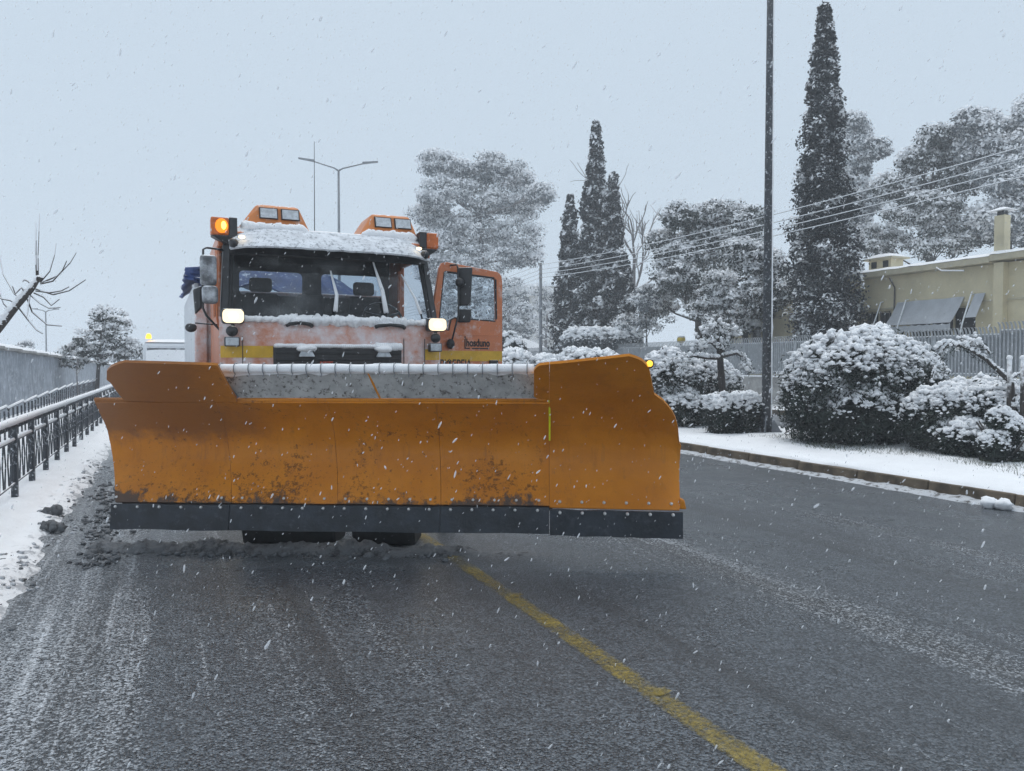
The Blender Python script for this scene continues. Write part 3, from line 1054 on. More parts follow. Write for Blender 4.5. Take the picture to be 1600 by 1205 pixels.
# three wipers, caked with snow
for (xb, xm, xt, vt, fat) in ((-0.02, 0.02, -0.03, 0.72, 1.2), (0.57, 0.55, 0.47, 0.90, 1.4), (1.0, 0.94, 0.80, 0.72, 0.9)):
    def wp(x, v, o=0.04):
        u = (x / (1 - 0.045 * v) + 1.12) / 2.24
        p = ws(min(1, max(0, u)), v)
        return (p[0], p[1] - o, p[2])
    pts = [wp(xb, -0.03, 0.07), wp(xb * 0.8 + xm * 0.2, 0.12, 0.05), wp(xm, vt * 0.5), wp(xt, vt)]
    wo = MB().tube(pts, 0.011, 6).ball(pts[0], (0.03, 0.03, 0.03)).build('wiper', 'black_plastic', truck, smooth=True)
    MB().tube([(p[0] - 0.005, p[1] - 0.014, p[2]) for p in pts[1:]] , [0.022 * fat, 0.017 * fat, 0.008], 7).build('wiper_snow', 'snow', wo, smooth=True)


# headlights on stalks, rounded oblong lamps, lit
def headlight(x0, x1, z0, z1):
    o = MB().box(x0, x1, -0.12, 0.0, z0, z1).build('headlight', 'black_plastic', truck, bevel=0.03, seg=3)
    plate('lens', rrect(x0 + 0.008, x1 - 0.008, z0 + 0.008, z1 - 0.008, 0.045), [], 0.012, 'headlight_lit', o, lambda a, b, t: (a, -0.128 + t, b))
    xm = (x0 + x1) / 2
    MB().ball((xm, -0.138, (z0 + z1) / 2), (0.048, 0.006, 0.034)).build('reflector', 'headlight_core', o, smooth=True)
    MB().tube([(xm, -0.05, z0), (xm, -0.04, z0 - 0.12)], 0.02, 8).build('stalk', 'black_plastic', o)
    MB().ball((xm - 0.01, -0.08, z0 - 0.075), (0.062, 0.045, 0.058)).build('round_lamp', 'black_plastic', o, smooth=True)
    l2 = MB().box(xm - 0.085, xm + 0.065, -0.10, -0.02, z0 - 0.235, z0 - 0.135).build('indicator_lamp', 'black_plastic', o, bevel=0.01)
    MB().box(xm - 0.075, xm + 0.055, -0.107, -0.09, z0 - 0.227, z0 - 0.143).build('indicator_lens', 'lamp_snowy', o, bevel=0.01)
    return o


headlight(-1.209, -0.985, 1.925, 2.082)
headlight(1.013, 1.239, 1.885, 2.04)

# left mirrors on a tube arm
ma = MB().tube([(-1.16, 0.32, 2.74), (-1.25, 0.28, 2.745), (-1.33, 0.24, 2.745), (-1.365, 0.22, 2.72), (-1.37, 0.20, 2.45), (-1.375, 0.19, 2.1), (-1.34, 0.2, 2.02), (-1.20, 0.2, 1.86), (-1.18, 0.22, 1.84)], 0.012, 6).build('mirror_arm', 'black_plastic', truck, smooth=True)
MB().box(-1.40, -1.235, 0.14, 0.24, 2.34, 2.66).build('mirror', 'grey_snowy_plastic', truck, bevel=0.035, seg=3)
MB().box(-1.385, -1.225, 0.12, 0.24, 2.145, 2.335).build('mirror', 'grey_snowy_plastic', truck, bevel=0.04, seg=3)
MB().hexa([(-1.45, 0.22, 2.03), (-1.38, 0.20, 2.10), (-1.38, 0.30, 2.10), (-1.45, 0.30, 2.03)], [(-1.47, 0.22, 2.30), (-1.38, 0.20, 2.34), (-1.38, 0.30, 2.34), (-1.47, 0.30, 2.30)]).build('mirror', 'black_plastic', truck, bevel=0.025, seg=3)
MB().tube([(-1.20, 0.3, 1.93), (-1.45, 0.3, 1.945)], 0.008, 6).ball((-1.49, 0.3, 1.895), (0.06, 0.04, 0.05)).build('side_marker', 'black_plastic', truck, smooth=True)
for x in (-1.235, -1.275):
    MB().tube([(x, 0.25, 2.72), (x + 0.0, 0.22, 2.62), (x, 0.2, 2.0), (x + 0.02, 0.2, 1.9)], 0.014, 6).build('grab_bar', 'cab_orange', truck, smooth=True) if x > -1.26 else None

# the open door on the right, swung out square to the cab
DR = link('door_tmp', None)
bpy.data.objects.remove(DR)
def dplace(a, b, t):
    return (1.235 + a * 0.995, 0.52 + a * 0.10 + t, b)
outl = [(0.0, 0.86), (1.02, 0.86), (1.02, 2.58)] + [(1.02 - 0.10 * (1 - math.cos(R(k * 22.5))), 2.60 + 0.10 * math.sin(R(k * 22.5))) for k in (1, 2, 3, 4)] + [(0.24, 2.775), (0.17, 2.76), (0.14, 2.70), (0.02, 2.02), (0.0, 1.90)]
hole = [(0.205, 2.665), (0.90, 2.625), (0.935, 2.60), (0.945, 2.10), (0.92, 2.06), (0.33, 2.085), (0.29, 2.06), (0.26, 1.93), (0.11, 1.95), (0.19, 2.65)]
door = plate('open_door', outl, [hole], 0.05, 'cab_orange', truck, dplace, bevel=0.008)
tag(door, 'orange door swung wide open on the driver side')
MB().add([dplace(a, b, 0.0) for a, b in hole], [tuple(range(len(hole)))]).build('window_pane', 'door_glass', door, solid=0.005)
MB().tube([dplace(a, b, -0.022) for a, b in hole + hole[:1]], 0.014, 6).build('window_seal', 'black_rubber', door, smooth=True)
MB().add([dplace(a, b, -0.036) for a, b in ((0.0, 1.545), (1.02, 1.545), (1.02, 1.675), (0.0, 1.675))], [(0, 1, 2, 3)]).build('stripe', 'stripe_yellow', door, solid=0.003)
MB().add([dplace(a, b, -0.036) for a, b in ((0.0, 1.815 + 0.06), (1.02, 1.815 + 0.06), (1.02, 1.823 + 0.06), (0.0, 1.823 + 0.06))], [(0, 1, 2, 3)]).build('press_line', 'cab_orange', door, solid=0.008)
lettering('hosduno', 0.135, 'lettering_black', door, lambda a, b, t: dplace(0.50 + a, 1.735 + b, -0.037 - t), width=0.34, bold=0.004)
MB().add([dplace(a, b, -0.038) for a, b in ((0.475, 1.715), (0.49, 1.715), (0.49, 1.862), (0.475, 1.862))], [(0, 1, 2, 3)]).add([dplace(a, b, -0.038) for a, b in ((0.475, 1.70), (0.55, 1.70), (0.55, 1.715), (0.475, 1.715))], [(0, 1, 2, 3)]).add([dplace(a, b, -0.038) for a, b in ((0.58, 1.70), (0.83, 1.70), (0.83, 1.715), (0.58, 1.715))], [(0, 1, 2, 3)]).build('underline', 'lettering_black', door, solid=0.003)
lettering('ΠΕΡΙΦΕΡΕΙΑ', 0.15, 'lettering_black', door, lambda a, b, t: dplace(0.01 + a, 1.455 + b, -0.038 - t), width=0.56, bold=0.003)
MB().box(2.06, 2.18, 0.535, 0.575, 1.50, 1.56).build('door_handle', 'black_plastic', door, bevel=0.01)
am = MB().tube([dplace(0.27, 2.74, -0.05), dplace(0.335, 2.745, -0.12), dplace(0.345, 2.70, -0.14), dplace(0.35, 2.35, -0.14), dplace(0.35, 2.12, -0.14), dplace(0.32, 2.0, -0.13), dplace(0.28, 1.82, -0.10), dplace(0.265, 1.76, -0.06)], 0.012, 6).build('mirror_arm', 'black_plastic', door, smooth=True)
MB().ball(dplace(0.265, 1.76, -0.08), (0.055, 0.05, 0.065)).build('mirror_joint', 'black_rubber', door, smooth=True)
MB().hexa([dplace(0.36, 2.24, -0.08), dplace(0.50, 2.24, -0.20), dplace(0.50, 2.24, -0.10), dplace(0.38, 2.24, 0.0 - 0.05)], [dplace(0.37, 2.72, -0.08), dplace(0.53, 2.72, -0.20), dplace(0.53, 2.72, -0.10), dplace(0.39, 2.72, -0.05)]).build('mirror', 'black_plastic', door, bevel=0.03, seg=3)
MB().ball(dplace(0.365, 2.52, -0.15), (0.06, 0.045, 0.06)).build('mirror_joint', 'black_rubber', door, smooth=True)
MB().hexa([dplace(0.36, 2.03, -0.08), dplace(0.51, 2.03, -0.18), dplace(0.51, 2.03, -0.10), dplace(0.38, 2.03, -0.05)], [dplace(0.36, 2.20, -0.08), dplace(0.52, 2.20, -0.18), dplace(0.52, 2.20, -0.10), dplace(0.38, 2.20, -0.05)]).build('mirror', 'black_plastic', door, bevel=0.025, seg=3)

# inside the cab
MB().hexa([(-1.1, 0.12, 1.5), (1.1, 0.12, 1.5), (1.1, 0.62, 1.5), (-1.1, 0.62, 1.5)], [(-1.1, 0.12, 1.99), (1.1, 0.12, 1.99), (1.1, 0.5, 2.03), (-1.1, 0.5, 2.03)]).build('dashboard', 'interior_dark', truck, bevel=0.03)
for x in (-0.62, 0.0, 0.72):
    w_ = 0.24 if x else 0.2
    so = MB().hexa([(x - w_, 1.15, 1.75), (x + w_, 1.15, 1.75), (x + w_, 1.75, 1.75), (x - w_, 1.75, 1.75)], [(x - w_, 1.15, 1.88), (x + w_, 1.15, 1.88), (x + w_, 1.75, 1.88), (x - w_, 1.75, 1.88)]).build('seat', 'seat_cloth', truck, bevel=0.05, seg=3)
    MB().hexa([(x - w_, 1.55, 1.88), (x + w_, 1.55, 1.88), (x + w_, 1.70, 1.88), (x - w_, 1.70, 1.88)], [(x - w_ * .9, 1.70, 2.42), (x + w_ * .9, 1.70, 2.42), (x + w_ * .9, 1.84, 2.42), (x - w_ * .9, 1.84, 2.42)]).build('backrest', 'seat_cloth', so, bevel=0.05, seg=3)
    if x:
        MB().box(x - 0.14, x + 0.14, 1.74, 1.86, 2.44, 2.62).build('headrest', 'seat_cloth', so, bevel=0.04, seg=3)
sw = MB()
cc, ax = Vector((0.74, 0.85, 2.10)), Vector((0, -0.75, 0.66)).normalized()
e1 = Vector((1, 0, 0))
e2 = ax.cross(e1)
sw.tube([cc + (e1 * math.cos(a) + e2 * math.sin(a)) * 0.235 for a in [2 * math.pi * k / 24 for k in range(25)]], 0.016, 6)
for a in (0.3, 2.84, 4.71):
    sw.tube([cc, cc + (e1 * math.cos(a) + e2 * math.sin(a)) * 0.23], 0.014, 6)
sw.tube([cc, cc - ax * 0.35], 0.03, 8)
sw.build('steering_wheel', 'black_plastic', truck, smooth=True)
MB().tube([(1.12, 1.46, 1.0), (1.12, 1.46, 2.75)], 0.03, 8).build('door_post_trim', 'cab_orange', truck)

# chassis, bumper, wheels
MB().box(-1.2, 1.2, -0.10, 0.20, 0.50, 0.80).build('bumper', 'black_plastic', truck, bevel=0.03)
for x in (-1.0, 0.9):
    hl = MB().box(x - 0.16, x + 0.16, -0.125, -0.09, 0.56, 0.74).build('bumper_headlight', 'low_beam_lit', truck, bevel=0.015)
ch = MB()
for x in (-0.42, 0.42):
    ch.box(x - 0.05, x + 0.05, 0.1, 6.9, 0.66, 0.90)
for y in (0.5, 1.9, 3.4, 5.0, 6.8):
    ch.box(-0.36, 0.36, y - 0.05, y + 0.05, 0.70, 0.86)
ch.build('chassis', 'frame_steel', truck)
for x, y in ((-1.0, 1.45), (1.0, 1.45), (-0.98, 5.2), (0.98, 5.2)):
    wh = MB().lathe([(0.16, -0.15), (0.30, -0.16), (0.31, -0.10), (0.31, 0.10), (0.30, 0.16), (0.16, 0.15), (0.0, 0.12)], (x, y, 0.52), 'x', 24).build('wheel', 'rim', truck, smooth=True)
    MB().lathe([(0.30, -0.15), (0.46, -0.165), (0.51, -0.13), (0.52, 0.0), (0.51, 0.13), (0.46, 0.165), (0.30, 0.15)], (x, y, 0.52), 'x', 32).build('tyre', 'tyre', wh, smooth=True)
for y in (1.45, 5.2):
    MB().tube([(-0.85, y, 0.52), (0.85, y, 0.52)], 0.09, 10).build('axle', 'frame_steel', truck)

# spreader body behind the cab: orange bulkhead, snow-plastered sides, blue tarpaulin
hp = MB()
hp.hexa([(-1.28, 2.35, 1.0), (1.28, 2.35, 1.0), (1.28, 2.45, 1.0), (-1.28, 2.45, 1.0)], [(-1.30, 2.35, 2.50), (1.30, 2.35, 2.50), (1.30, 2.45, 2.50), (-1.30, 2.45, 2.50)])
hop = hp.build('hopper_front', 'cab_orange_snowy', truck, bevel=0.02)
MB().hexa([(-1.40, 2.32, 1.0), (-1.24, 2.30, 1.0), (-1.24, 2.48, 1.0), (-1.40, 2.48, 1.0)], [(-1.39, 2.32, 2.34), (-1.24, 2.30, 2.50), (-1.24, 2.48, 2.50), (-1.39, 2.48, 2.34)]).build('bulkhead_fairing', 'cab_orange_snowy', hop, bevel=0.02)
for s in (-1, 1):
    MB().hexa([(s * 1.36, 3.6, 1.0), (s * 1.30, 3.6, 1.0), (s * 1.30, 7.0, 1.0), (s * 1.44, 7.0, 1.0)], [(s * 1.36, 3.6, 2.70), (s * 1.30, 3.6, 2.70), (s * 1.30, 7.0, 2.60), (s * 1.44, 7.0, 2.60)]).build('hopper_side', 'body_white', hop, bevel=0.01)
MB().box(-1.29, 1.29, 2.46, 6.95, 0.95, 1.15).build('hopper_floor', 'frame_steel', hop)
MB().box(-1.29, 1.29, 6.9, 7.0, 1.16, 2.6).build('hopper_rear', 'cab_orange', hop)


def tarp(u, v):
    x = -1.50 + 2.75 * u
    y = 2.50 + 4.35 * v
    e = abs(2 * u - 1)
    z = 3.02 - 0.30 * e ** 5 - 0.22 * u ** 2 + (0.09 * nz(x * 2.3, y * 1.9) + 0.05 * nz(x * 6, y * 5)) * (1 - 0.7 * e ** 4)
    z -= 0.45 * max(0, 1 - v * 6) * (1 - e ** 5) + 0.30 * max(0, (u - 0.72) / 0.28)
    return (x + 0.05 * nz(y * 3, z * 2), y, z)


MB().grid(tarp, 50, 50).build('tarpaulin', 'tarp_blue', hop, smooth=True, solid=0.02)
MB().grid(lambda u, v: (-1.50 + 0.42 * u + 0.05 * nz(u * 3, v * 4), 2.56 - 0.04 * math.sin(u * 9) + 0.05 * nz(u * 6, v * 5), 2.60 + 0.05 * abs(2 * u - 0.9) * (1 - v) + 0.24 * v - 0.05 * (1 - u) * v), 14, 10).build('tarpaulin_fold', 'tarp_blue', hop, smooth=True, solid=0.02)
MB().tube([(-0.07, 1.0, 3.0), (-0.065, 1.0, 4.22)], [0.006, 0.003], 5).build('antenna', 'black_plastic', truck)

# ---- the plough: a part of the truck, angled to its right
plow = MB()
PROF = [(0.21, 0.0), (0.405, 0.022), (0.637, 0.012), (0.845, -0.028), (1.0, -0.084), (1.105, -0.15), (1.218, -0.229), (1.56, -0.43)]


def py_(z):
    for (z0, y0), (z1, y1) in zip(PROF[:-1], PROF[1:]):
        if z <= z1:
            return y0 + (y1 - y0) * (z - z0) / (z1 - z0)
    return PROF[-1][1]


NPROF = [(0.21, -0.15), (0.405, -0.14), (0.50, -0.065), (0.62, 0.02), (0.74, 0.08), (0.86, 0.085), (0.98, 0.035), (1.105, -0.08), (1.218, -0.229), (1.56, -0.70)]


def ny_(z):
    for (z0, y0), (z1, y1) in zip(NPROF[:-1], NPROF[1:]):
        if z <= z1:
            return y0 + (y1 - y0) * (z - z0) / (z1 - z0)
    return NPROF[-1][1]


def nys(z):
    return (ny_(max(.21, z - 0.05)) + 2 * ny_(z) + ny_(min(1.56, z + 0.05))) / 4


# the blade is flared: its free end reaches farther out at mid height than at the cutting edge
FLARE = [(0.4, 0.9737), (0.5, 0.9856), (0.6, 0.9984), (0.7, 1.0101), (0.8, 1.0176), (0.9, 1.02), (1.0, 1.0169), (1.1, 1.0118), (1.16, 1.0064), (1.23, 0.9982)]


def board(x, z):
    for (z0, f0), (z1, f1) in zip(FLARE[:-1], FLARE[1:]):
        if z <= z1:
            break
    f = f0 + (f1 - f0) * (z - z0) / (z1 - z0)
    return (1.716 - (1.716 - x) * f, nys(z), 0.431 + (z - 0.40) * 0.9627)


def pys(z):
    return (py_(max(.21, z - 0.06)) + 2 * py_(z) + py_(min(1.56, z + 0.06))) / 4


PANG = R(-27.08)
for x in (-1.6, -0.8, 0.0, 0.8, 1.65):
    pts = [(x, nys(z) + 0.09, z) for z in (0.36, 0.6, 0.85, 1.0, 1.1, 1.2)]
    plow.tube(pts, 0.05, 4)
plow.tube([(-1.7, 0.16, 0.5), (1.7, 0.16, 0.5)], 0.06, 8)
plow.tube([(-1.7, 0.21, 0.95), (1.7, 0.21, 0.95)], 0.05, 8)
Mi = Matrix.Rotation(-PANG, 3, 'Z')
def truck_to_plow(x, y, z):
    v = Mi @ Vector((x - (1.1305 - TX), y - (5.9455 - TY), 0))
    return (v.x, v.y, z)
for x in (-0.5, 0.5):
    plow.tube([truck_to_plow(x, 0.0, 0.62), truck_to_plow(x * 0.7, -1.6, 0.50), (x * 0.9, 0.2, 0.5)], 0.07, 8)
plow.tube([truck_to_plow(-0.5, -1.0, 0.55), truck_to_plow(0.5, -1.0, 0.55)], 0.06, 8)
plow.tube([truck_to_plow(0, -0.05, 1.05), truck_to_plow(0, -1.2, 0.60)], 0.05, 8)
plow_o = plow.build('snow_plow', 'frame_steel', truck)
plow_o.location = (1.1305 - TX, 5.9455 - TY, 0)
plow_o.rotation_euler = (0, 0, PANG)
tag(plow_o, 'wide amber plough blade with black rubber cutting edge')
HL = 1.7256
seams = [-HL, -0.783, 0.064, 0.875, 1.716]
for a, b in zip(seams[:-1], seams[1:]):
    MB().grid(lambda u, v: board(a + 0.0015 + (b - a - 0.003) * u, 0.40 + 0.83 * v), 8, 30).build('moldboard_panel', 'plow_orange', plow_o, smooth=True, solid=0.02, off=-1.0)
MB().tube([(-HL, nys(1.225), 1.235), (1.70, nys(1.225), 1.235)], 0.017, 8).build('top_lip', 'plow_orange', plow_o, smooth=True)
# cutting edge: rubber strips, slightly wavy, one per panel pair
for a, b in ((-1.735, -0.785), (-0.780, 0.872), (0.877, 1.715)):
    MB().grid(lambda u, v: (1.70 + (a + (b - a) * u - 1.70) * 0.974, -0.180 - 0.004 * nz((a + u) * 3, v) + 0.022 * v, 0.237 + 0.008 * nz((a + (b - a) * u) * 2.4, 3) + 0.192 * v), 20, 4).build('cutting_edge', 'edge_rubber', plow_o, smooth=True, solid=0.03, off=1.0)
MB().grid(lambda u, v: (lambda p: (p[0], p[1] + 0.035, p[2]))(board(-1.70 + 3.44 * u, 0.36 + 0.85 * v)), 6, 24).build('back_plate', 'frame_steel', plow_o, solid=0.01)
bolt_me = None
bxs = [-1.697, -1.52, -1.344, -1.17, -1.01, -0.853, -0.689, -0.53, -0.36, -0.204, -0.04, 0.126, 0.295, 0.464, 0.63, 0.79, 0.955, 1.12, 1.285, 1.453, 1.626]
def bolt(x, y, z):
    global bolt_me
    if bolt_me is None:
        bo = MB().lathe([(0.0, -0.020), (0.007, -0.019), (0.010, -0.014), (0.0125, -0.006), (0.0125, 0.01)], (0, 0, 0), 'y', 8).build('bolt', 'bolt_steel', plow_o, smooth=True)
        bolt_me = bo.data
    else:
        bo = link('bolt', bolt_me, plow_o)
    bo.location = (x, y, z)
for i, x in enumerate(bxs):
    bolt(1.70 + (x - 1.70) * 0.974, -0.184, 0.412)
    if i not in (1, 2, 3, 4, 7, 9):
        bolt(1.70 + (x + 0.01 - 1.70) * 0.985, nys(0.47) - 0.030, 0.474)


# left upper extension plate
def colplate(cols, yfn, mat, name, parent, nv=10, solid=0.02):
    """bent plate from columns (x at the foot, x at the top, foot height, top height)"""
    m_ = MB()
    n = len(cols)
    V = []
    for xa, xb, z0, z1 in cols:
        for j in range(nv + 1):
            t = j / nv
            x, z = xa + (xb - xa) * t, z0 + (z1 - z0) * t
            V.append((x, yfn(x, z), z))
    m_.add(V, [(i * (nv + 1) + j, (i + 1) * (nv + 1) + j, (i + 1) * (nv + 1) + j + 1, i * (nv + 1) + j + 1) for i in range(n - 1) for j in range(nv)])
    return m_.build(name, mat, parent, smooth=True, solid=solid, off=-1.0)


def ext_y(x, z):
    t = max(0, z - 1.22)
    return pys(min(z, 1.22)) - t * 1.25 - t * t * 0.9 - 0.004


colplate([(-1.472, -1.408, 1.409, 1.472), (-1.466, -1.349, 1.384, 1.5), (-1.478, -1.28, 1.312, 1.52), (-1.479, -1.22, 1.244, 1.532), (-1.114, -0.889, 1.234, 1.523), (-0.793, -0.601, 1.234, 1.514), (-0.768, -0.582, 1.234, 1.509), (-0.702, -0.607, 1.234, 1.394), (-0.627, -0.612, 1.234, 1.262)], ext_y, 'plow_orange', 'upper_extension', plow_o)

# grey rubber deflector with a roll of snow tied along its top
fl = []
for k in range(25):
    t = k / 24
    fl.append((-0.735 + (1.60 + 0.735) * t,))
def dfl(u, v):
    xl = -0.60 - 0.14 * v
    xr = 1.622 - 0.02 * v
    x = xl + (xr - xl) * u
    z = 1.255 + 0.225 * v
    return (x, pys(1.22) - 0.02 - 0.11 * v + 0.008 * nz(x * 3, v * 2), z)
def half(u0, u1):
    return MB().grid(lambda u, v: dfl(u0 + (u1 - u0) * u, v), 24, 6).build('deflector_flap', 'flap_rubber', plow_o, smooth=True, solid=0.015)
half(0.0, 0.475)
half(0.478, 1.0)
MB().tube([dfl(0.477, v) for v in (0, 0.3, 0.6, 1.0)], 0.012, 6).build('flap_seam', 'plow_orange', plow_o)
MB().tube([(dfl(0, v)[0] - 0.012, dfl(0, v)[1] - 0.01, dfl(0, v)[2]) for v in (0, 0.5, 0.9)], 0.014, 4).build('flap_end_bar', 'galvanised', plow_o)
MB().tube([(dfl(1, v)[0] + 0.012, dfl(1, v)[1] - 0.01, dfl(1, v)[2]) for v in (0, 0.5, 0.9)], 0.014, 4).build('flap_end_bar', 'galvanised', plow_o)
rl = MB()
tops = [dfl(i / 90, 1.0) for i in range(91)]
rl.tube([(p[0], p[1] - 0.005, p[2] - 0.008 + 0.004 * nz(p[0] * 7, 2)) for p in tops], [0.034 + 0.006 * nz(p[0] * 5, 1) for p in tops], 10)
rl.build('snow_roll', 'snow', plow_o, smooth=True)
sk = MB().grid(lambda u, v: (lambda p: (p[0], p[1] - 0.016 - 0.014 * v, p[2]))(dfl(u, 1.0 - (0.18 + 0.18 * max(0, nz(u * 14, 3)) + 0.10 * max(0, 1 - u * 4)) * (1 - v))), 90, 3).build('flap_snow', 'snow', plow_o, smooth=True, solid=0.01)
hk = None
for i in range(22):
    p = dfl(0.02 + 0.96 * i / 21, 1.0)
    if hk is None:
        ho = MB().tube([(0.043 * math.cos(a), 0.0, 0.0) if False else (0.0, -0.041 * math.sin(a), 0.041 * math.cos(a)) for a in [R(-40 + 23 * k) for k in range(10)]] + [(0.0, -0.03, -0.06)], 0.0035, 5).build('tie_hook', 'galvanised', plow_o)
        hk = ho.data
    else:
        ho = link('tie_hook', hk, plow_o)
    ho.location = (p[0], p[1] - 0.005, p[2] - 0.008)


# right wing
WPROF = [(0.2, -0.15), (0.41, -0.14), (0.52, -0.055), (0.64, 0.02), (0.76, 0.065), (0.88, 0.065), (1.0, 0.015), (1.15, -0.13), (1.3, -0.33), (1.45, -0.58), (1.6, -0.87)]


def wing_y(x, z):
    for (z0, y0), (z1, y1) in zip(WPROF[:-1], WPROF[1:]):
        if z <= z1:
            t = (z - z0) / (z1 - z0)
            break
    else:
        t = 1.0
    return y0 + (y1 - y0) * t - (x - 1.725) * 0.058 - 0.01


wc = [(1.603, 1.609, 1.283, 1.477), (1.627, 1.633, 1.27, 1.504), (1.647, 1.651, 1.263, 1.513), (1.716, 1.714, 1.258, 1.52), (1.718, 1.716, 0.419, 1.52), (1.794, 1.784, 0.42, 1.526), (1.868, 1.85, 0.421, 1.532), (1.941, 1.915, 0.422, 1.539), (2.015, 1.979, 0.423, 1.546), (2.088, 2.043, 0.424, 1.552), (2.162, 2.107, 0.424, 1.559), (2.235, 2.17, 0.425, 1.566), (2.308, 2.232, 0.426, 1.573), (2.36, 2.281, 0.427, 1.559), (2.401, 2.322, 0.427, 1.542), (2.428, 2.354, 0.427, 1.518), (2.45, 2.382, 0.428, 1.487), (2.465, 2.417, 0.428, 1.408), (2.484, 2.458, 0.428, 1.305), (2.506, 2.483, 0.428, 1.288), (2.545, 2.527, 0.429, 1.26), (2.586, 2.576, 0.429, 1.213), (2.618, 2.618, 0.43, 1.166), (2.642, 2.651, 0.43, 1.114), (2.662, 2.684, 0.43, 1.028), (2.672, 2.704, 0.43, 0.922), (2.683, 2.718, 0.43, 0.891)]
wing = colplate(wc[4:], wing_y, 'plow_orange', 'wing_plate', plow_o, nv=26)
colplate(wc[:4], wing_y, 'plow_orange', 'wing_lug', plow_o, nv=6)
MB().grid(lambda u, v: (1.722 + 0.972 * u, wing_y(1.725 + 0.99 * u, 0.3) - 0.03 + 0.01 * v, 0.228 - 0.002 * u + 0.008 * nz(u * 6, 1) + 0.192 * v), 16, 4).build('wing_cutting_edge', 'edge_rubber', plow_o, smooth=True, solid=0.03, off=1.0)
MB().grid(lambda u, v: (1.730 + 0.945 * u, wing_y(1.735 + 0.97 * u, 0.42 + 0.075 * v) - 0.012, 0.425 + 0.075 * v), 6, 2).build('wing_strip', 'plow_orange', plow_o, solid=0.012)
for x in (1.795, 1.96, 2.125, 2.29, 2.455, 2.62):
    yy = wing_y(x, 0.43)
    bolt(x, wing_y(x, 0.465) - 0.022, 0.468)
    bolt(x, wing_y(x, 0.3) - 0.060, 0.402)
MB().hexa([(2.68, -0.20, 0.43), (2.73, -0.20, 0.43), (2.73, -0.12, 0.43), (2.68, -0.12, 0.43)], [(2.68, -0.20, 0.51), (2.715, -0.20, 0.50), (2.715, -0.12, 0.50), (2.68, -0.12, 0.51)]).build('edge_block', 'plow_orange', plow_o, bevel=0.01)
MB().tube([(1.69, -0.27, 1.268), (1.712, -0.28, 1.266), (1.716, -0.225, 1.20), (1.718, -0.09, 1.06), (1.718, -0.01, 0.92)], 0.008, 6).build('hinge_tape', 'neon_tape', plow_o)
wy = wing_y(2.46, 1.5) + 0.03
wx_, wz_ = 2.382, 1.507
MB().lathe([(0.0, -0.03), (0.03, -0.025), (0.034, 0.0), (0.034, 0.04), (0.0, 0.045)], (wx_, wy, wz_), 'y', 14).build('wing_marker_light', 'black_plastic', plow_o, smooth=True)
MB().ball((wx_, wy - 0.03, wz_), (0.022, 0.012, 0.022)).build('marker_lens', 'amber_lit', plow_o, smooth=True)
# broad skid shoes just behind the edge
for xa, xb in ((-0.82, -0.04), (0.10, 0.62)):
    MB().hexa([(xa, 0.30, 0.015), (xb, 0.30, 0.015), (xb, 0.62, 0.015), (xa, 0.62, 0.015)], [(xa, 0.22, 0.26), (xb, 0.22, 0.26), (xb, 0.62, 0.26), (xa, 0.62, 0.26)]).build('skid_shoe', 'black_rubber', plow_o, bevel=0.02)
# castor wheels that carry the blade
for x in (-0.55, 0.75):
    MB().tube([(x, 0.15, 0.5), (x, 1.05, 0.45), (x, 1.12, 0.30), (x, 1.12, 0.20)], 0.04, 8).build('castor_fork', 'frame_steel', plow_o)
    MB().lathe([(0.0, -0.06), (0.10, -0.07), (0.165, -0.06), (0.175, 0.0), (0.165, 0.06), (0.10, 0.07), (0.0, 0.06)], (x, 1.12, 0.175), 'x', 18).build('castor_wheel', 'tyre', plow_o, smooth=True)

# ================================================================== slush on the road
def pw(x, y):
    c, s = math.cos(PANG), math.sin(PANG)
    return (1.1305 + x * c - y * s, 5.9455 + x * s + y * c)


XS = [-1.95 + 0.02 * i for i in range(185)]
V, Fc = [], []
nw = 14
for i, x in enumerate(XS):
    fade = 1.0 if x < 0.7 else max(0.12, 1 - (x - 0.7) * 1.4)
    h = 0.068 * fade * (1 + 0.75 * fbm(x * 2.6, 1.0)) + 0.012 * nz(x * 18, 4)
    off = 0.13 + 0.05 * fbm(x * 1.3, 6) + 0.03 * (x > 0.9) * (x - 0.9)
    wd = 0.10 + 0.03 * nz(x * 3, 2)
    for j in range(nw + 1):
        t = j / nw * 2 - 1
        p = pw(x, off + t * wd)
        z = max(0.0, h) * max(0, 1 - t * t) ** 0.8 * (1 + 0.5 * nz(x * 22, t * 3)) - 0.004
        V.append((p[0] + 0.01 * nz(x * 30, t * 4), p[1], z))
for i in range(len(XS) - 1):
    for j in range(nw):
        a = i * (nw + 1) + j
        Fc.append((a, a + nw + 1, a + nw + 2, a + 1))
rid = np_mesh('slush_ridge', np.array(V), np.array(Fc), ['slush'], smooth=True)
tag(rid, 'low ridge of dark slush on the road under the plough blade', 'slush', kind='stuff')

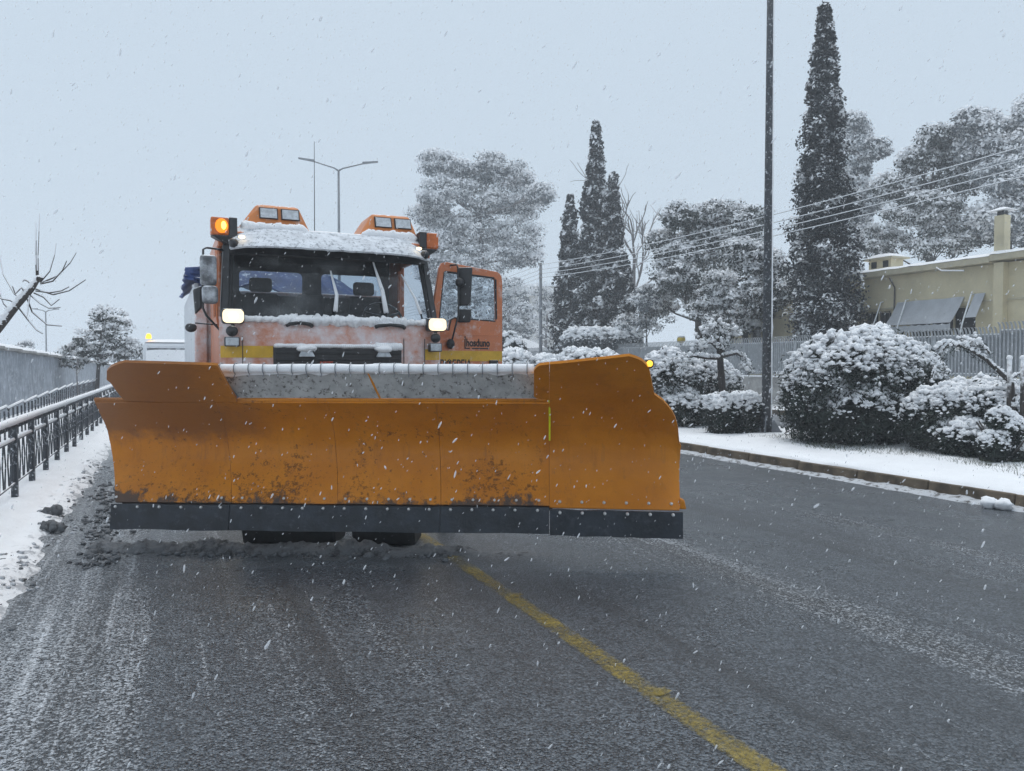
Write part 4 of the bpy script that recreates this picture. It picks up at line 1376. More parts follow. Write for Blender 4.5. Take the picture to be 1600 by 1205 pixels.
# crumbs of slush: along the ridge, along the left tyre edge, by the blade's left end
pos, rad = [], []
for k in range(420):
    x = random.uniform(-1.95, 0.95)
    p = pw(x, 0.02 + random.gauss(0.06, 0.08))
    r = random.uniform(0.008, 0.03) * (1.5 if random.random() < 0.1 else 1)
    pos.append((p[0], p[1], r * 0.3))
    rad.append(r)
for k in range(260):
    y = 6.3 + 4.5 * random.random() ** 1.3
    x = -0.52 - 0.05 * (y - 6.7) + random.gauss(0, 0.07)
    r = random.uniform(0.008, 0.03)
    pos.append((x, y, r * 0.4))
    rad.append(r)
V, Fq = blobs(np.array(pos), np.array(rad), 0.6, 0.35)
tag(np_mesh('slush_crumbs', V, Fq, ['slush'], smooth=True), 'dark slush crumbs scattered around the foot of the plough', 'slush', kind='stuff')
pos, rad = [], []
cl = [(random.gauss(-1.0, 0.07), 3.2 + 0.42 * k + random.uniform(-.2, .2)) for k in range(24)]
for k in range(220):
    cx_, cy_ = random.choice(cl)
    x, y = cx_ + random.gauss(0, 0.09), cy_ + random.gauss(0, 0.14)
    r = random.uniform(0.006, 0.026)
    pos.append((x, y, max(0, verge_z(x, y)) + r * 0.2))
    rad.append(r)
V, Fq = blobs(np.array(pos), np.array(rad), 0.6, 0.4)
o = np_mesh('slush_clods', V, Fq, ['slush', 'slush_light'], (np.repeat(RNG.random(len(pos)) > 0.3, len(ICO_F))).astype(int), smooth=True)
tag(o, 'dirty slush clods thrown along the left road edge', 'slush', kind='stuff')
for nm, (x, y), s, lab in (('dirty_snow_lump', (-0.98, 7.85), 0.065, 'dark dirty snow lump at the roadside, nearer of two by the railing'), ('dirty_snow_lump', (-1.05, 8.6), 0.06, 'flat dark snow lump at the roadside, farther of two by the railing')):
    b_ = MB()
    for k in range(9):
        b_.ball((x + random.gauss(0, s * .6), y + random.gauss(0, s * .6), verge_z(x, y) + s * 0.3 + random.uniform(0, s * .4)), (s * random.uniform(.5, .9),) * 3, 0.6, 9, 7, seed=k)
    tag(b_.build(nm, 'slush', smooth=True), lab, 'snow lump', 'dirty snow lumps')
b_ = MB()
for k in range(5):
    b_.ball((7.86 + random.gauss(0, .06), 5.05 + random.gauss(0, .10), 0.05), (0.075, 0.075, 0.06), 0.5, 9, 7, seed=k)
tag(b_.build('snow_lump', 'snow', smooth=True), 'clean white snow lump at the foot of the right kerb', 'snow lump')

# ================================================================== LEFT SIDE
# pedestrian railing
RX = -1.5
rail = thing('pedestrian_railing', 'dark metal railing with slanted bars and snow on its top rail', 'railing', (RX, 0, 0))
PY0, PSP, PN = 3.9, 1.10, 36
PEND = PY0 + PSP * (PN - 1)
post_me = bar_me = bar_me2 = None
zt, zm, zl = 0.86, 0.70, 0.25
MB().tube([(0, PY0 - 1, zt), (0, PEND, zt)], 0.035, 8).build('top_rail', 'railing_steel', rail, smooth=True)
ts = [PY0 - 1 + (PEND - PY0 + 1) * i / 260 for i in range(261)]
MB().tube([(0.0, y, zt + 0.042 + 0.006 * nz(y * 3, 1)) for y in ts], [0.042 + 0.006 * nz(y * 2, 5) for y in ts], 8).build('top_rail_snow', 'snow', rail, smooth=True)
MB().tube([(0, PY0 - 1, zm), (0, PEND, zm)], 0.014, 6).build('middle_rail', 'railing_steel', rail)
MB().tube([(0.0, y, zm + 0.018 + 0.004 * nz(y * 5, 1)) for y in ts], [0.018 + 0.004 * nz(y * 4, 5) for y in ts], 6).build('middle_rail_snow', 'snow', rail, smooth=True)
MB().tube([(0, PY0 - 1, zl), (0, PEND, zl)], 0.014, 6).build('bottom_rail', 'railing_steel', rail)
nb = 0
for i in range(PN):
    y = PY0 + PSP * i
    if post_me is None:
        po = MB().box(-0.03, 0.03, -0.03, 0.03, 0.05, zt - 0.01).build('post', 'railing_steel', rail, bevel=0.006)
        post_me = po.data
    else:
        po = link('post', post_me, rail)
        for md in ():
            pass
    po.location = (0, y, 0)
    if i < PN - 1 and i < 24:
        for k in range(4):
            yb = y + PSP * (k + 0.5) / 4.0
            for sgn in (-1, 1):
                if bar_me is None:
                    m_ = MB()
                    m_.tube([(0, -0.055, zl), (0, 0.0, (zl + zm) / 2 + 0.02), (0, -0.06, zm)], 0.0095, 4)
                    bo = m_.build('bar', 'railing_steel', rail)
                    bar_me = bo.data
                else:
                    bo = link('bar', bar_me, rail)
                bo.location = (0, yb + sgn * 0.055, 0)
                bo.scale = (1, -sgn, 1)
    elif i < PN - 1:
        pass
m_ = MB()
for i in range(24, PN - 1):
    for k in range(4):
        yb = PY0 + PSP * i + PSP * (k + 0.5) / 4.0
        m_.tube([(0, yb - 0.1, zl), (0, yb - 0.03, zm)], 0.010, 4)
        m_.tube([(0, yb + 0.1, zl), (0, yb + 0.03, zm)], 0.010, 4)
mark(m_.build('far_bars', 'railing_steel', rail))

# low snow-capped fence behind the railing
lf = thing('low_fence', 'low snow-capped mesh fence between the railing and the grey barrier', 'fence', (-2.75, 0, 0))
for i in range(14):
    y0 = 11.4 + 1.75 * i
    z = 0.64 + 0.03 * min(i, 8)
    MB().tube([(0, y0, z - 0.05), (0, y0 + 1.65, z + 0.02)], 0.016, 6).build('rail', 'railing_steel', lf)
    MB().tube([(0, y0 + 0.02, z - 0.03), (0, y0 + 1.63, z + 0.04)], 0.026, 6).build('rail_snow', 'snow', lf, smooth=True)
    for k in range(4):
        MB().box(-0.015, 0.015, y0 + 0.1 + 0.45 * k, y0 + 0.13 + 0.45 * k, 0.1, z - 0.05).build('upright', 'railing_steel', lf)

# grey barrier of stepped panels
bar = thing('noise_barrier', 'grey panelled barrier wall with stepped snow caps along the left verge', 'wall', (-4.0, 0, 0))
for i in range(24):
    y0 = 12.7 + 2.5 * i
    z = 1.98 - 0.028 * i
    MB().box(-0.10, 0.10, y0, y0 + 2.47, 0.0, z).build('panel', 'barrier_panel', bar, bevel=0.01)
    MB().box(-0.20, 0.24, y0 - 0.05, y0 + 2.44, z + 0.003, z + 0.07).build('coping', 'concrete', bar, bevel=0.01)
    MB().grid(lambda u, v: (-0.20 + 0.44 * u, y0 - 0.05 + 2.48 * v, z + 0.071 + 0.10 * (1 - abs(2 * u - 1) ** 4) * (1 - abs(2 * v - 1) ** 10) * (1 + 0.3 * nz(u * 2 + i, v * 4))), 6, 14).build('cap_snow', 'snow', bar, smooth=True)


# ---- tree builders
def branch_tube(m_, pts, r0, r1, n=5):
    k = len(pts)
    m_.tube(pts, [r0 + (r1 - r0) * i / (k - 1) for i in range(k)], n, cap=False)


def twig_path(p, d, length, droop=0.0, wob=0.12, n=5):
    pts = [Vector(p)]
    d = Vector(d).normalized()
    for i in range(n):
        d = (d + Vector((random.gauss(0, wob), random.gauss(0, wob), random.gauss(0, wob) + droop))).normalized()
        pts.append(pts[-1] + d * (length / n))
    return pts, d


def bare_tree(name, label, base, trunk, r0, levels, mat='pale_bark', spread=0.7, length=2.0, kids=4, group=None):
    t = thing(name, label, 'tree', (base[0], base[1], 0.0), group=group)
    tm = MB()
    branch_tube(tm, trunk, r0, r0 * 0.45, 8)
    tm.build('trunk', mat, t, smooth=True)
    bm_ = MB()

    def grow(p, d, ln, r, lv):
        pts, d2 = twig_path(p, d, ln, 0.02)
        branch_tube(bm_, pts, r, r * 0.55, 5 if lv > 1 else 4)
        if lv > 0:
            for _ in range(kids):
                k = random.randint(2, len(pts) - 1)
                nd = (d2 + Vector((random.gauss(0, spread), random.gauss(0, spread), random.gauss(0.15, spread * 0.7)))).normalized()
                grow(pts[k], nd, ln * random.uniform(0.5, 0.75), r * 0.6, lv - 1)
    for k in range(kids + 3):
        i = random.randint(len(trunk) // 2, len(trunk) - 1)
        a = random.uniform(0, 6.28)
        grow(Vector(trunk[i]), (math.cos(a) * 0.7, math.sin(a) * 0.7, random.uniform(0.5, 1.1)), length * random.uniform(0.7, 1.1), r0 * 0.4, levels)
    mark(bm_.build('branches', mat, t, smooth=True))
    return t


def clumped(boxes, per_box, r):
    """random clump centres inside a list of ellipsoids (cx,cy,cz,rx,ry,rz), denser at their outside"""
    C = []
    for (x, y, z, a, b, c), n in zip(boxes, per_box):
        d = unit(n)
        rr = (0.35 + 0.65 * RNG.random((n, 1)) ** 0.5)
        C.append(np.array([x, y, z]) + d * rr * np.array([a, b, c]))
    C = np.concatenate(C)
    k = r * RNG.uniform(0.65, 1.35, (len(C), 1))
    return C, np.concatenate([k * 1.15, k * 1.15, k * 0.75], 1)


def leafy_tree(name, label, base, trunk, r0, lobes, per, clump_r, leaves, size, leaf='pine_leaf', thr=0.35, bark='bark', group=None, cat='tree', aspect=0.45):
    t = thing(name, label, cat, (base[0], base[1], 0), group=group)
    tm = MB()
    branch_tube(tm, trunk, r0, r0 * 0.4, 8)
    tr = tm.build('trunk', bark, t, smooth=True)
    lm_ = MB()
    for (x, y, z, a, b, c) in lobes:
        j = min(range(len(trunk)), key=lambda i: abs(Vector(trunk[i]).z - (z - c * 0.9)))
        j = max(1, j)
        p0, p1 = Vector(trunk[j]), Vector((x, y, z))
        mid = (p0 + p1) / 2 + Vector((0, 0, -0.15 * c))
        branch_tube(lm_, [p0, mid, p1], r0 * 0.26, r0 * 0.06, 5)
        for _ in range(4):
            q = p1 + Vector((random.uniform(-a, a), random.uniform(-b, b), random.uniform(-c * .3, c))) * 0.75
            branch_tube(lm_, [mid, (mid + q) / 2 + Vector((0, 0, .1)), q], r0 * 0.13, r0 * 0.03, 4)
    mark(lm_.build('limbs', bark, tr, smooth=True))
    C, Rd = clumped(lobes, per, clump_r)
    crown('crown', t, C, Rd, leaves, size, leaf, thr, aspect)
    return t


# pollarded bare tree leaning in from the left edge, twigs loaded with snow
bx, by = ground(-70, 12.0)
pt = thing('pollard_tree', 'bare leaning pollard tree with snowy upright twigs at the left edge', 'tree', (bx, by, 0))
def loc(px, py, d, b=(bx, by)):
    g_ = ground(px, d)
    return (g_[0] - b[0], g_[1] - b[1], height(py, d))
tk = MB()
trunk = [(0, 0, 0.05), loc(-70, 620, 12), loc(-45, 565, 12), loc(0, 512, 12), loc(28, 478, 12.1), loc(52, 452, 12.1), loc(62, 437, 12.1)]
branch_tube(tk, trunk, 0.095, 0.035, 9)
tk.ball(loc(63, 436, 12.1), (0.06, 0.06, 0.05), 0.5)
tk.build('trunk', 'bark', pt, smooth=True)
sm = MB()
sp_ = [Vector(p) for p in trunk[2:]]
for i in range(40):
    t = i / 39 * (len(sp_) - 1.001)
    a = int(t)
    p = sp_[a].lerp(sp_[a + 1], t - a)
    sm.ball((p.x, p.y, p.z + 0.065 - 0.035 * (i / 39)), (0.085 - 0.035 * i / 39, 0.085 - 0.035 * i / 39, 0.06 - 0.025 * i / 39), 0.5, 7, 5, seed=i)
sm.build('trunk_snow', 'snow', pt, smooth=True)
tw, tws = MB(), MB()
for (ax_, ay_), path in (((62, 437), [(62, 400), (64, 370), (66, 336)]), ((60, 437), [(59, 400), (60, 365), (60, 350)]), ((65, 442), [(80, 425), (88, 400), (91, 382)]), ((66, 443), [(92, 432), (112, 412), (122, 396)]),
                         ((66, 444), [(85, 440), (100, 424), (107, 409)]), ((58, 452), [(85, 461), (110, 455), (136, 438)]), ((58, 455), [(80, 458), (98, 455), (110, 449)]), ((55, 458), [(70, 465), (82, 478), (95, 468)]),
                         ((50, 462), [(65, 475), (78, 482), (96, 481)]), ((45, 468), [(52, 488), (75, 508), (98, 510)]), ((40, 470), [(25, 460), (8, 430), (1, 392)]), ((44, 462), [(36, 450), (26, 460), (22, 448)]),
                         ((55, 448), [(46, 440), (40, 438), (38, 441)]), ((34, 478), [(18, 470), (6, 468), (-10, 462)]), ((20, 488), [(8, 475), (2, 458), (-6, 440)]), ((50, 455), [(46, 480), (44, 495), (45, 500)]), ((30, 480), [(45, 500), (58, 516), (68, 522)])):
    dz = random.uniform(-0.25, 0.25)
    q = [Vector(loc(ax_, ay_, 12.1))] + [Vector(loc(a, b, 12.1 + dz * (i + 1) / 3)) for i, (a, b) in enumerate(path)]
    # smooth the path
    qq = []
    for i in range(len(q) - 1):
        for k in range(3):
            qq.append(q[i].lerp(q[i + 1], k / 3))
    qq.append(q[-1])
    branch_tube(tw, qq, 0.014, 0.006, 5)
    branch_tube(tws, [v_ + Vector((0, 0, 0.009)) for v_ in qq[1:]], 0.012, 0.006, 5)
mark(tw.build('twigs', 'bark', pt, smooth=True))
mark(tws.build('twig_snow', 'snow', pt, smooth=True))

# small snowy evergreen beside the barrier, thin young tree in front of it
bx, by = ground(150, 30.0)
lb = [(0.0, 0, 2.3, 1.1, 1.1, 0.8), (0.5, 0.1, 3.2, 0.7, 0.7, 0.6), (-0.75, 0, 1.9, 0.6, 0.7, 0.5), (0.9, 0.2, 2.3, 0.6, 0.6, 0.6), (0.25, 0, 3.6, 0.35, 0.35, 0.3)]
leafy_tree('snowy_tree', 'small round evergreen dusted with snow beside the grey barrier', (bx, by), [(0, 0, 0), (0.05, 0, 0.8), (0.1, 0, 1.6), (0.2, 0, 2.6), (0.3, 0, 3.5)], 0.09, lb, (45, 26, 20, 20, 10), 0.20, 60, 0.055, 'pine_leaf', 0.0)
bx, by = ground(185, 46.0)
lb = [(0.0, 0, 2.4, 1.3, 1.3, 0.9), (0.8, 0, 2.2, 0.9, 0.9, 0.7), (-1.0, 0, 2.6, 0.9, 0.9, 0.8)]
leafy_tree('snowy_tree', 'pale snowy tree just right of the round evergreen, hazier and farther', (bx, by), [(0, 0, 0), (0.05, 0, 1.0), (0.1, 0, 2.4)], 0.09, lb, (40, 25, 25), 0.28, 45, 0.08, 'grey_leaf', -0.1)
bx, by = ground(120, 24.0)
bare_tree('sapling', 'thin white snow-coated sapling in front of the round evergreen', (bx, by), [(0, 0, 0.1), (0.02, 0, 0.6), (0, 0, 1.2), (0.02, 0, 1.7)], 0.025, 1, 'pale_bark', 0.6, 0.4, 3)
for px, d, h, lab in ((25, 44.0, 2.9, 'leftmost rounded snowy shrub tree showing above the barrier'), (40, 50.0, 3.3, 'second rounded snowy shrub tree showing above the barrier')):
    bx, by = ground(px, d)
    leafy_tree('snowy_tree', lab, (bx, by), [(0, 0, 0), (0, 0, 1.0), (0, 0, h * .7)], 0.1, [(0, 0, h * .65, 0.9, 0.9, h * .3), (0.5, 0, h * .5, 0.8, 0.8, h * .25)], (36, 24), 0.25, 45, 0.07, 'grey_leaf', 0.0)


# street lamps
def lamp_post(name, label, base, h, arm, r0, r1, mat, yaw=0.0, rise=0.35):
    t = thing(name, label, 'street lamp', (base[0], base[1], 0), yaw)
    MB().tube([(0, 0, 0.0), (0, 0, h * 0.5), (0, 0, h)], [r0, (r0 + r1) / 2, r1], 12).build('pole', mat, t, smooth=True)
    fb = MB().box(-r0 * 1.9, r0 * 1.9, -r0 * 1.9, r0 * 1.9, 0.14, 0.2)
    fb.build('base_plate', mat, t)
    for s in (-1, 1):
        MB().tube([(0, 0, h - 0.05), (s * 0.25, 0, h + 0.10), (s * arm * 0.62, 0, h + rise * 0.75)], [0.05, 0.045, 0.035], 8).build('arm', mat, t, smooth=True)
        x0, x1 = s * arm * 0.60, s * arm
        z0, z1 = h + rise * 0.72, h + rise
        MB().hexa([(x0, -0.08, z0 - 0.02), (x1, -0.10, z1 - 0.03), (x1, 0.10, z1 - 0.03), (x0, 0.08, z0 - 0.02)], [(x0, -0.06, z0 + 0.12), (x1, -0.07, z1 + 0.05), (x1, 0.07, z1 + 0.05), (x0, 0.06, z0 + 0.12)]).build('lamp_head', mat, t, bevel=0.02)
    return t


lamp_post('street_lamp', 'grey double-armed street lamp rising behind the truck cab', ground(531, 43.0), height(268, 43.0), 2.2, 0.11, 0.06, 'galvanised', -0.25, 0.55)
lamp_post('street_lamp', 'faint distant street lamp above the left barrier', ground(73, 62.0), height(487, 62.0), 1.0, 0.07, 0.05, 'galvanised', -0.3, 0.2)
bx, by = ground(1198.5, 14.5)
lp = lamp_post('street_lamp', 'tall dark lamp post on the median in front of the bushes', (bx, by), 11.0, 2.0, 0.098, 0.055, 'dark_pole', -0.1, 0.5)
for k in range(4):
    a = R(45 + 90 * k)
    c, s = math.cos(a), math.sin(a)
    MB().add([(c * 0.08, s * 0.08, 0.18), (c * 0.30, s * 0.30, 0.18), (c * 0.09, s * 0.09, 0.52)], [(0, 1, 2)]).build('gusset', 'galvanised', lp, solid=0.015)
# snow blown against the windward flank of the post
MB().grid(lambda u, v: (lambda a, r: (math.cos(a) * r, math.sin(a) * r, 0.5 + 10.3 * v))(R(-75) + R(62) * u, (0.098 - 0.043 * (0.5 + 10.3 * v) / 11) - 0.001 + 0.010 * math.sin(math.pi * u) * (0.7 + 1.3 * nz(u * 2, v * 45))), 6, 260).build('clinging_snow', 'snow', lp, smooth=True)

# white lorry behind, seen past the left end of the blade
vx, vy = 0.1, 26.5
van = thing('parked_van', 'snow-covered white van with an amber roof beacon behind the truck', 'van', (vx, vy, 0))
MB().hexa([(-0.95, 0.9, 0.4), (0.95, 0.9, 0.4), (0.95, 5.2, 0.4), (-0.95, 5.2, 0.4)], [(-0.88, 1.4, 2.25), (0.88, 1.4, 2.25), (0.88, 5.2, 2.25), (-0.88, 5.2, 2.25)]).build('body', 'body_white', van, bevel=0.12, seg=3)
MB().hexa([(-0.95, 0.0, 0.4), (0.95, 0.0, 0.4), (0.95, 1.0, 0.4), (-0.95, 1.0, 0.4)], [(-0.90, 0.12, 1.15), (0.90, 0.12, 1.15), (0.90, 1.0, 1.35), (-0.90, 1.0, 1.35)]).build('bonnet', 'body_white', van, bevel=0.08, seg=3)
MB().add([(-0.80, 0.935, 1.40), (0.80, 0.935, 1.40), (0.76, 1.22, 2.05), (-0.76, 1.22, 2.05)], [(0, 1, 2, 3)]).build('windscreen', 'grey_snowy_plastic', van, solid=0.02)
MB().grid(lambda u, v: (-0.84 + 1.68 * u, 1.40 + 3.7 * v, 2.252 + 0.12 * (1 - abs(2 * u - 1) ** 6) * (1 - abs(2 * v - 1) ** 10)), 10, 12).build('roof_snow', 'snow', van, smooth=True)
MB().grid(lambda u, v: (-0.80 + 1.6 * u, 0.90 + 0.27 * v, 1.36 + 0.60 * v + 0.03 * (1 - abs(2 * u - 1) ** 6)), 10, 6).build('windscreen_snow', 'snow', van, smooth=True, solid=0.03)
for s in (-1, 1):
    MB().box(s * 0.72 - 0.14, s * 0.72 + 0.14, -0.02, 0.08, 0.78, 0.95).build('headlight', 'lamp_snowy', van, bevel=0.02)
    for y in (0.85, 4.2):
        MB().lathe([(0.0, -0.1), (0.2, -0.11), (0.33, -0.09), (0.35, 0.0), (0.33, 0.09), (0.2, 0.11), (0.0, 0.1)], (s * 0.83, y, 0.35), 'x', 18).build('wheel', 'tyre', van, smooth=True)
MB().lathe([(0.09, 0.0), (0.085, 0.10), (0.06, 0.16), (0.0, 0.18)], (-0.72, 1.6, 2.37), 'z', 14).build('beacon', 'amber_lit', van, smooth=True)

# ================================================================== RIGHT SIDE: fence, poles, wires
FX = 19.0
fence = thing('boundary_fence', 'pale metal paling fence with curled tops on a concrete base wall', 'fence', (FX, 0, 0))
FY0, FY1 = 4.0, 62.0
MB().box(-0.10, 0.15, FY0, FY1, 0.0, 1.02).build('base_wall', 'concrete', fence)
MB().box(-0.13, 0.18, FY0, FY1, 1.023, 1.08).build('wall_coping', 'concrete', fence, bevel=0.01)
MB().grid(lambda u, v: (-0.14 + 0.33 * u, FY0 + (FY1 - FY0) * v, 1.081 + 0.05 * (1 - abs(2 * u - 1) ** 4)), 4, 60).build('wall_snow', 'snow', fence, smooth=True)
i = 0
y = FY0
STEP_Y = 12.2
while y < FY1:
    dz = 0.10 if y < STEP_Y else 0.0
    MB().box(0.005, 0.012, y + 0.045, y + 2.455, 1.26, 2.195 + dz).build('backing_panel', 'fence_metal', fence)
    MB().box(-0.04, 0.04, y - 0.04, y + 0.04, 1.13, 2.28 + dz).build('post', 'fence_metal', fence)
    y += 2.5
for a, b, dz in ((FY0, STEP_Y, 0.10), (STEP_Y, FY1, 0.0)):
    for z in (1.20, 2.20 + dz):
        MB().box(-0.025, 0.025, a + 0.01, b - 0.01, z, z + 0.05).build('rail', 'fence_metal', fence)
        MB().box(-0.03, 0.035, a + 0.01, b - 0.01, z + 0.053, z + 0.085).build('rail_snow', 'snow', fence, bevel=0.01)
# pales: flat bars close together, tops curled towards the road
V, Fq = [], []
arc = [(0.0, 1.16), (0.0, 1.9), (0.0, 2.22), (-0.015, 2.34), (-0.05, 2.42), (-0.10, 2.46), (-0.16, 2.455)]
k = 0
y = FY0 + 0.06
while y < FY1:
    dz = 0.10 if y < STEP_Y else 0.0
    wv = 0.021
    for (x, z) in arc:
        zz = z + (dz if z > 2 else 0)
        V += [(x - 0.03, y - wv, zz), (x - 0.03, y + wv, zz), (x - 0.045, y + wv, zz), (x - 0.045, y - wv, zz)]
    for q in range(len(arc) - 1):
        a0 = k + q * 4
        for s in range(4):
            s2 = (s + 1) % 4
            Fq.append((a0 + s, a0 + s2, a0 + 4 + s2, a0 + 4 + s))
    k += len(arc) * 4
    y += 0.098
mark(np_mesh('pales', np.array(V), np.array(Fq), ['fence_metal'], parent=fence))
V, Fq = [], []

# utility pole with four snow-laden wires
WX = 18.5
upole = thing('utility_pole', 'thin grey utility pole carrying wires left of the cypress group', 'pole', (WX, 37.0, 0))
MB().tube([(0, 0, 0), (0, 0, 7.05)], [0.10, 0.075], 8).build('shaft', 'galvanised', upole, smooth=True)
WZ = [6.95, 6.68, 6.46, 6.24]
names = ('topmost', 'second', 'third', 'lowest')
for k, z in enumerate(WZ):
    def sag(y):
        if y < 37:
            t = (y + 2) / 39.0
            return z + (0.42 - 0.0 * k) * (1 - t) - 4 * 0.62 * t * (1 - t)
        t = (y - 37) / 41.0
        return z - 0.5 * t - 4 * 0.55 * t * (1 - t)
    pts = [(WX + (0 if y < 37 else -1.5 * (y - 37) / 41), y, sag(y)) for y in [-2 + 1.0 * i for i in range(81)]]
    wo = MB().tube(pts, 0.010, 5).tube([(a, b, c + 0.012) for a, b, c in pts], 0.011, 5, 1).build('overhead_wire', ['wire', 'snow'], smooth=True)
    tag(wo, names[k] + ' of the four snowy overhead wires crossing the trees', 'wire', 'overhead wires')
for po in (upole,):
    for z in WZ:
        MB().tube([(0, -0.0, z), (0, 0, z + 0.05)], 0.11, 6).build('insulator', 'concrete', po)

# ---- yellow house behind the fence
HX = 22.0
house = thing('yellow_house', 'yellow flat-roofed house with grey awning and chimneys behind the fence', 'house', (HX, 0, 0))
wins = [(17.8, 18.95, 1.7, 3.32), (14.9, 17.2, 1.6, 3.3), (20.9, 22.1, 1.6, 3.0), (23.4, 24.6, 1.6, 3.0)]
plate('wall', [(4.0, 0.0), (26.0, 0.0), (26.0, 4.45), (4.0, 4.45)], [[(a, c), (a, d), (b, d), (b, c)] for a, b, c, d in wins], 0.25, 'house_yellow', house, lambda a, b, t: (0.125 + t, a, b))
MB().box(0.26, 9.0, 4.0, 26.0, 0.0, 4.44).build('house_body', 'house_yellow', house)
for y0, y1, z in ((4.0, 14.3, 4.50), (14.3, 26.0, 4.46)):
    MB().box(-0.35, 9.2, y0, y1 - 0.01, z, z + 0.18).build('roof_slab', 'house_trim', house, bevel=0.01)
    MB().grid(lambda u, v: (-0.37 + 9.5 * u, y0 + (y1 - y0) * v, z + 0.183 + 0.09 * min(1, min(u, 1 - u) * 60) ** 0.5 + 0.02 * nz(u * 30, v * 25)), 60, 50).build('roof_snow', 'snow', house, smooth=True)
for a, b, c, d in wins:
    wd = MB().add([(0.18, a, c), (0.18, b, c), (0.18, b, d), (0.18, a, d)], [(0, 1, 2, 3)]).build('window', 'dark_window', house)
    fm = MB()
    fm.box(0.10, 0.16, a, a + 0.06, c, d).box(0.10, 0.16, b - 0.06, b, c, d).box(0.10, 0.16, a + 0.06, b - 0.06, d - 0.06, d).box(0.10, 0.16, a + 0.06, b - 0.06, c, c + 0.06)
    n = max(1, int((b - a) / 0.8))
    for k in range(1, n + 1):
        yy = a + (b - a) * k / (n + 1)
        fm.box(0.11, 0.15, yy - 0.025, yy + 0.025, c + 0.06, d - 0.06)
    fm.build('frame', 'house_trim', wd)
    MB().box(-0.06, 0.05, a - 0.1, b + 0.1, c - 0.08, c - 0.003).build('sill', 'house_trim', wd)
# grille bars on the small window
for k in range(7):
    y = 17.85 + 0.17 * k
    MB().box(-0.03, -0.015, y, y + 0.02, 1.72, 3.30).build('window_bar', 'frame_steel', house)
MB().grid(lambda u, v: (-0.02 - 0.42 * v, 14.6 + 0.32 * u, 3.62 - 0.72 * v), 3, 6).build('awning_end', 'awning_grey', house, smooth=True, solid=0.015)
# awning: sloping cloth on two white struts
aw = MB().grid(lambda u, v: (-0.02 - 0.45 * v, 15.25 + 2.3 * u + 0.12 * v, 3.56 - 0.78 * v - 0.05 * math.sin(math.pi * v) + 0.02 * nz(u * 5, v * 3)), 24, 8).build('awning', 'awning_grey', house, smooth=True, solid=0.015)
MB().grid(lambda u, v: (-0.475, 15.37 + 2.3 * u, 2.76 - 0.20 * v - 0.03 * abs(math.sin(u * 28))), 60, 2).build('awning_valance', 'awning_grey', aw, solid=0.01)
for y in (14.95, 17.15, 18.1, 19.1):
    MB().tube([(-0.02, y, 3.62), (-0.15, y, 3.60), (-0.52, y, 2.75), (-0.66, y, 2.3)], 0.022, 6).build('awning_strut', 'roof_white', house, smooth=True)
MB().box(-0.035, -0.004, 4.0, 25.9, 3.36, 3.41).build('wall_band', 'house_trim', house)
for y in (14.1,):
    MB().box(-0.22, -0.004, y - 0.14, y + 0.14, 0.0, 4.45).build('pilaster', 'house_yellow', house)
ch = MB().box(-0.20, 0.08, 13.96, 14.26, 4.76, 5.80).build('chimney', 'house_yellow', house, bevel=0.01)
MB().box(-0.15, 0.03, 14.01, 14.21, 5.802, 5.93).build('chimney_throat', 'dark_window', ch)
MB().hexa([(-0.32, 13.80, 5.933), (0.20, 13.80, 5.933), (0.20, 14.42, 5.933), (-0.32, 14.42, 5.933)], [(-0.10, 14.03, 6.04), (-0.02, 14.03, 6.04), (-0.02, 14.18, 6.04), (-0.10, 14.18, 6.04)]).build('chimney_cap', 'snow', ch, bevel=0.02)
vb = MB().box(0.5, 1.1, 18.25, 19.15, 4.66, 5.14).build('vent_house', 'house_yellow', house)
for a in (18.35, 18.82):
    MB().box(0.47, 0.51, a, a + 0.2, 4.86, 5.08).build('vent_opening', 'dark_window', vb)
MB().box(0.35, 1.25, 18.1, 19.3, 5.143, 5.20).build('vent_slab', 'house_trim', vb)
MB().grid(lambda u, v: (0.35 + 0.9 * u, 18.1 + 1.2 * v, 5.202 + 0.16 * (1 - abs(2 * u - 1) ** 3) * (1 - abs(2 * v - 1) ** 3)), 10, 10).build('vent_snow', 'snow', vb, smooth=True)
MB().tube([(-0.05, 17.85, 4.4), (-0.08, 17.62, 4.05), (-0.05, 17.66, 3.2), (-0.05, 17.58, 1.2)], 0.025, 6).build('drain_pipe', 'frame_steel', house, smooth=True)
MB().tube([(0.3, 20.2, 4.7), (0.3, 20.2, 6.0)], 0.015, 5).build('roof_antenna', 'galvanised', house)
MB().tube([(-0.4, 15.9, 4.5), (-0.45, 15.7, 4.38), (-0.42, 15.0, 4.30)], 0.025, 6).build('roof_hose', 'snow', house, smooth=True)

# far low house with a snowy roof and a pale block behind it
hx, hy = ground(818, 58.0)
fh = thing('far_house', 'low far house with a broad snow-covered roof beside the truck door', 'house', (hx, hy, 0))
MB().box(-2.5, 2.5, 0.3, 5, 0, 2.3).build('wall', 'far_wall', fh)
MB().hexa([(-3.2, -0.4, 2.3), (3.2, -0.4, 2.3), (3.2, 5.4, 2.3), (-3.2, 5.4, 2.3)], [(-1.0, 1.6, 4.1), (-0.4, 1.6, 4.1), (-0.4, 3.2, 4.1), (-1.0, 3.2, 4.1)]).build('roof', 'snow', fh, bevel=0.1)
for x in (-1.5, 0.6):
    wd = MB().box(x, x + 0.9, 0.24, 0.298, 0.9, 1.9).build('window', 'dark_window', fh)
hx, hy = ground(858, 84.0)
fb = thing('far_block', 'pale far apartment block fading in the haze behind the utility pole', 'building', (hx, hy, 0), -0.4)
MB().box(-4, 4.5, 0, 8, 0, 10.2).build('wall', 'far_wall', fb)
MB().box(-4.3, 4.8, -0.3, 8.3, 10.203, 10.45).build('roof', 'roof_white', fb)
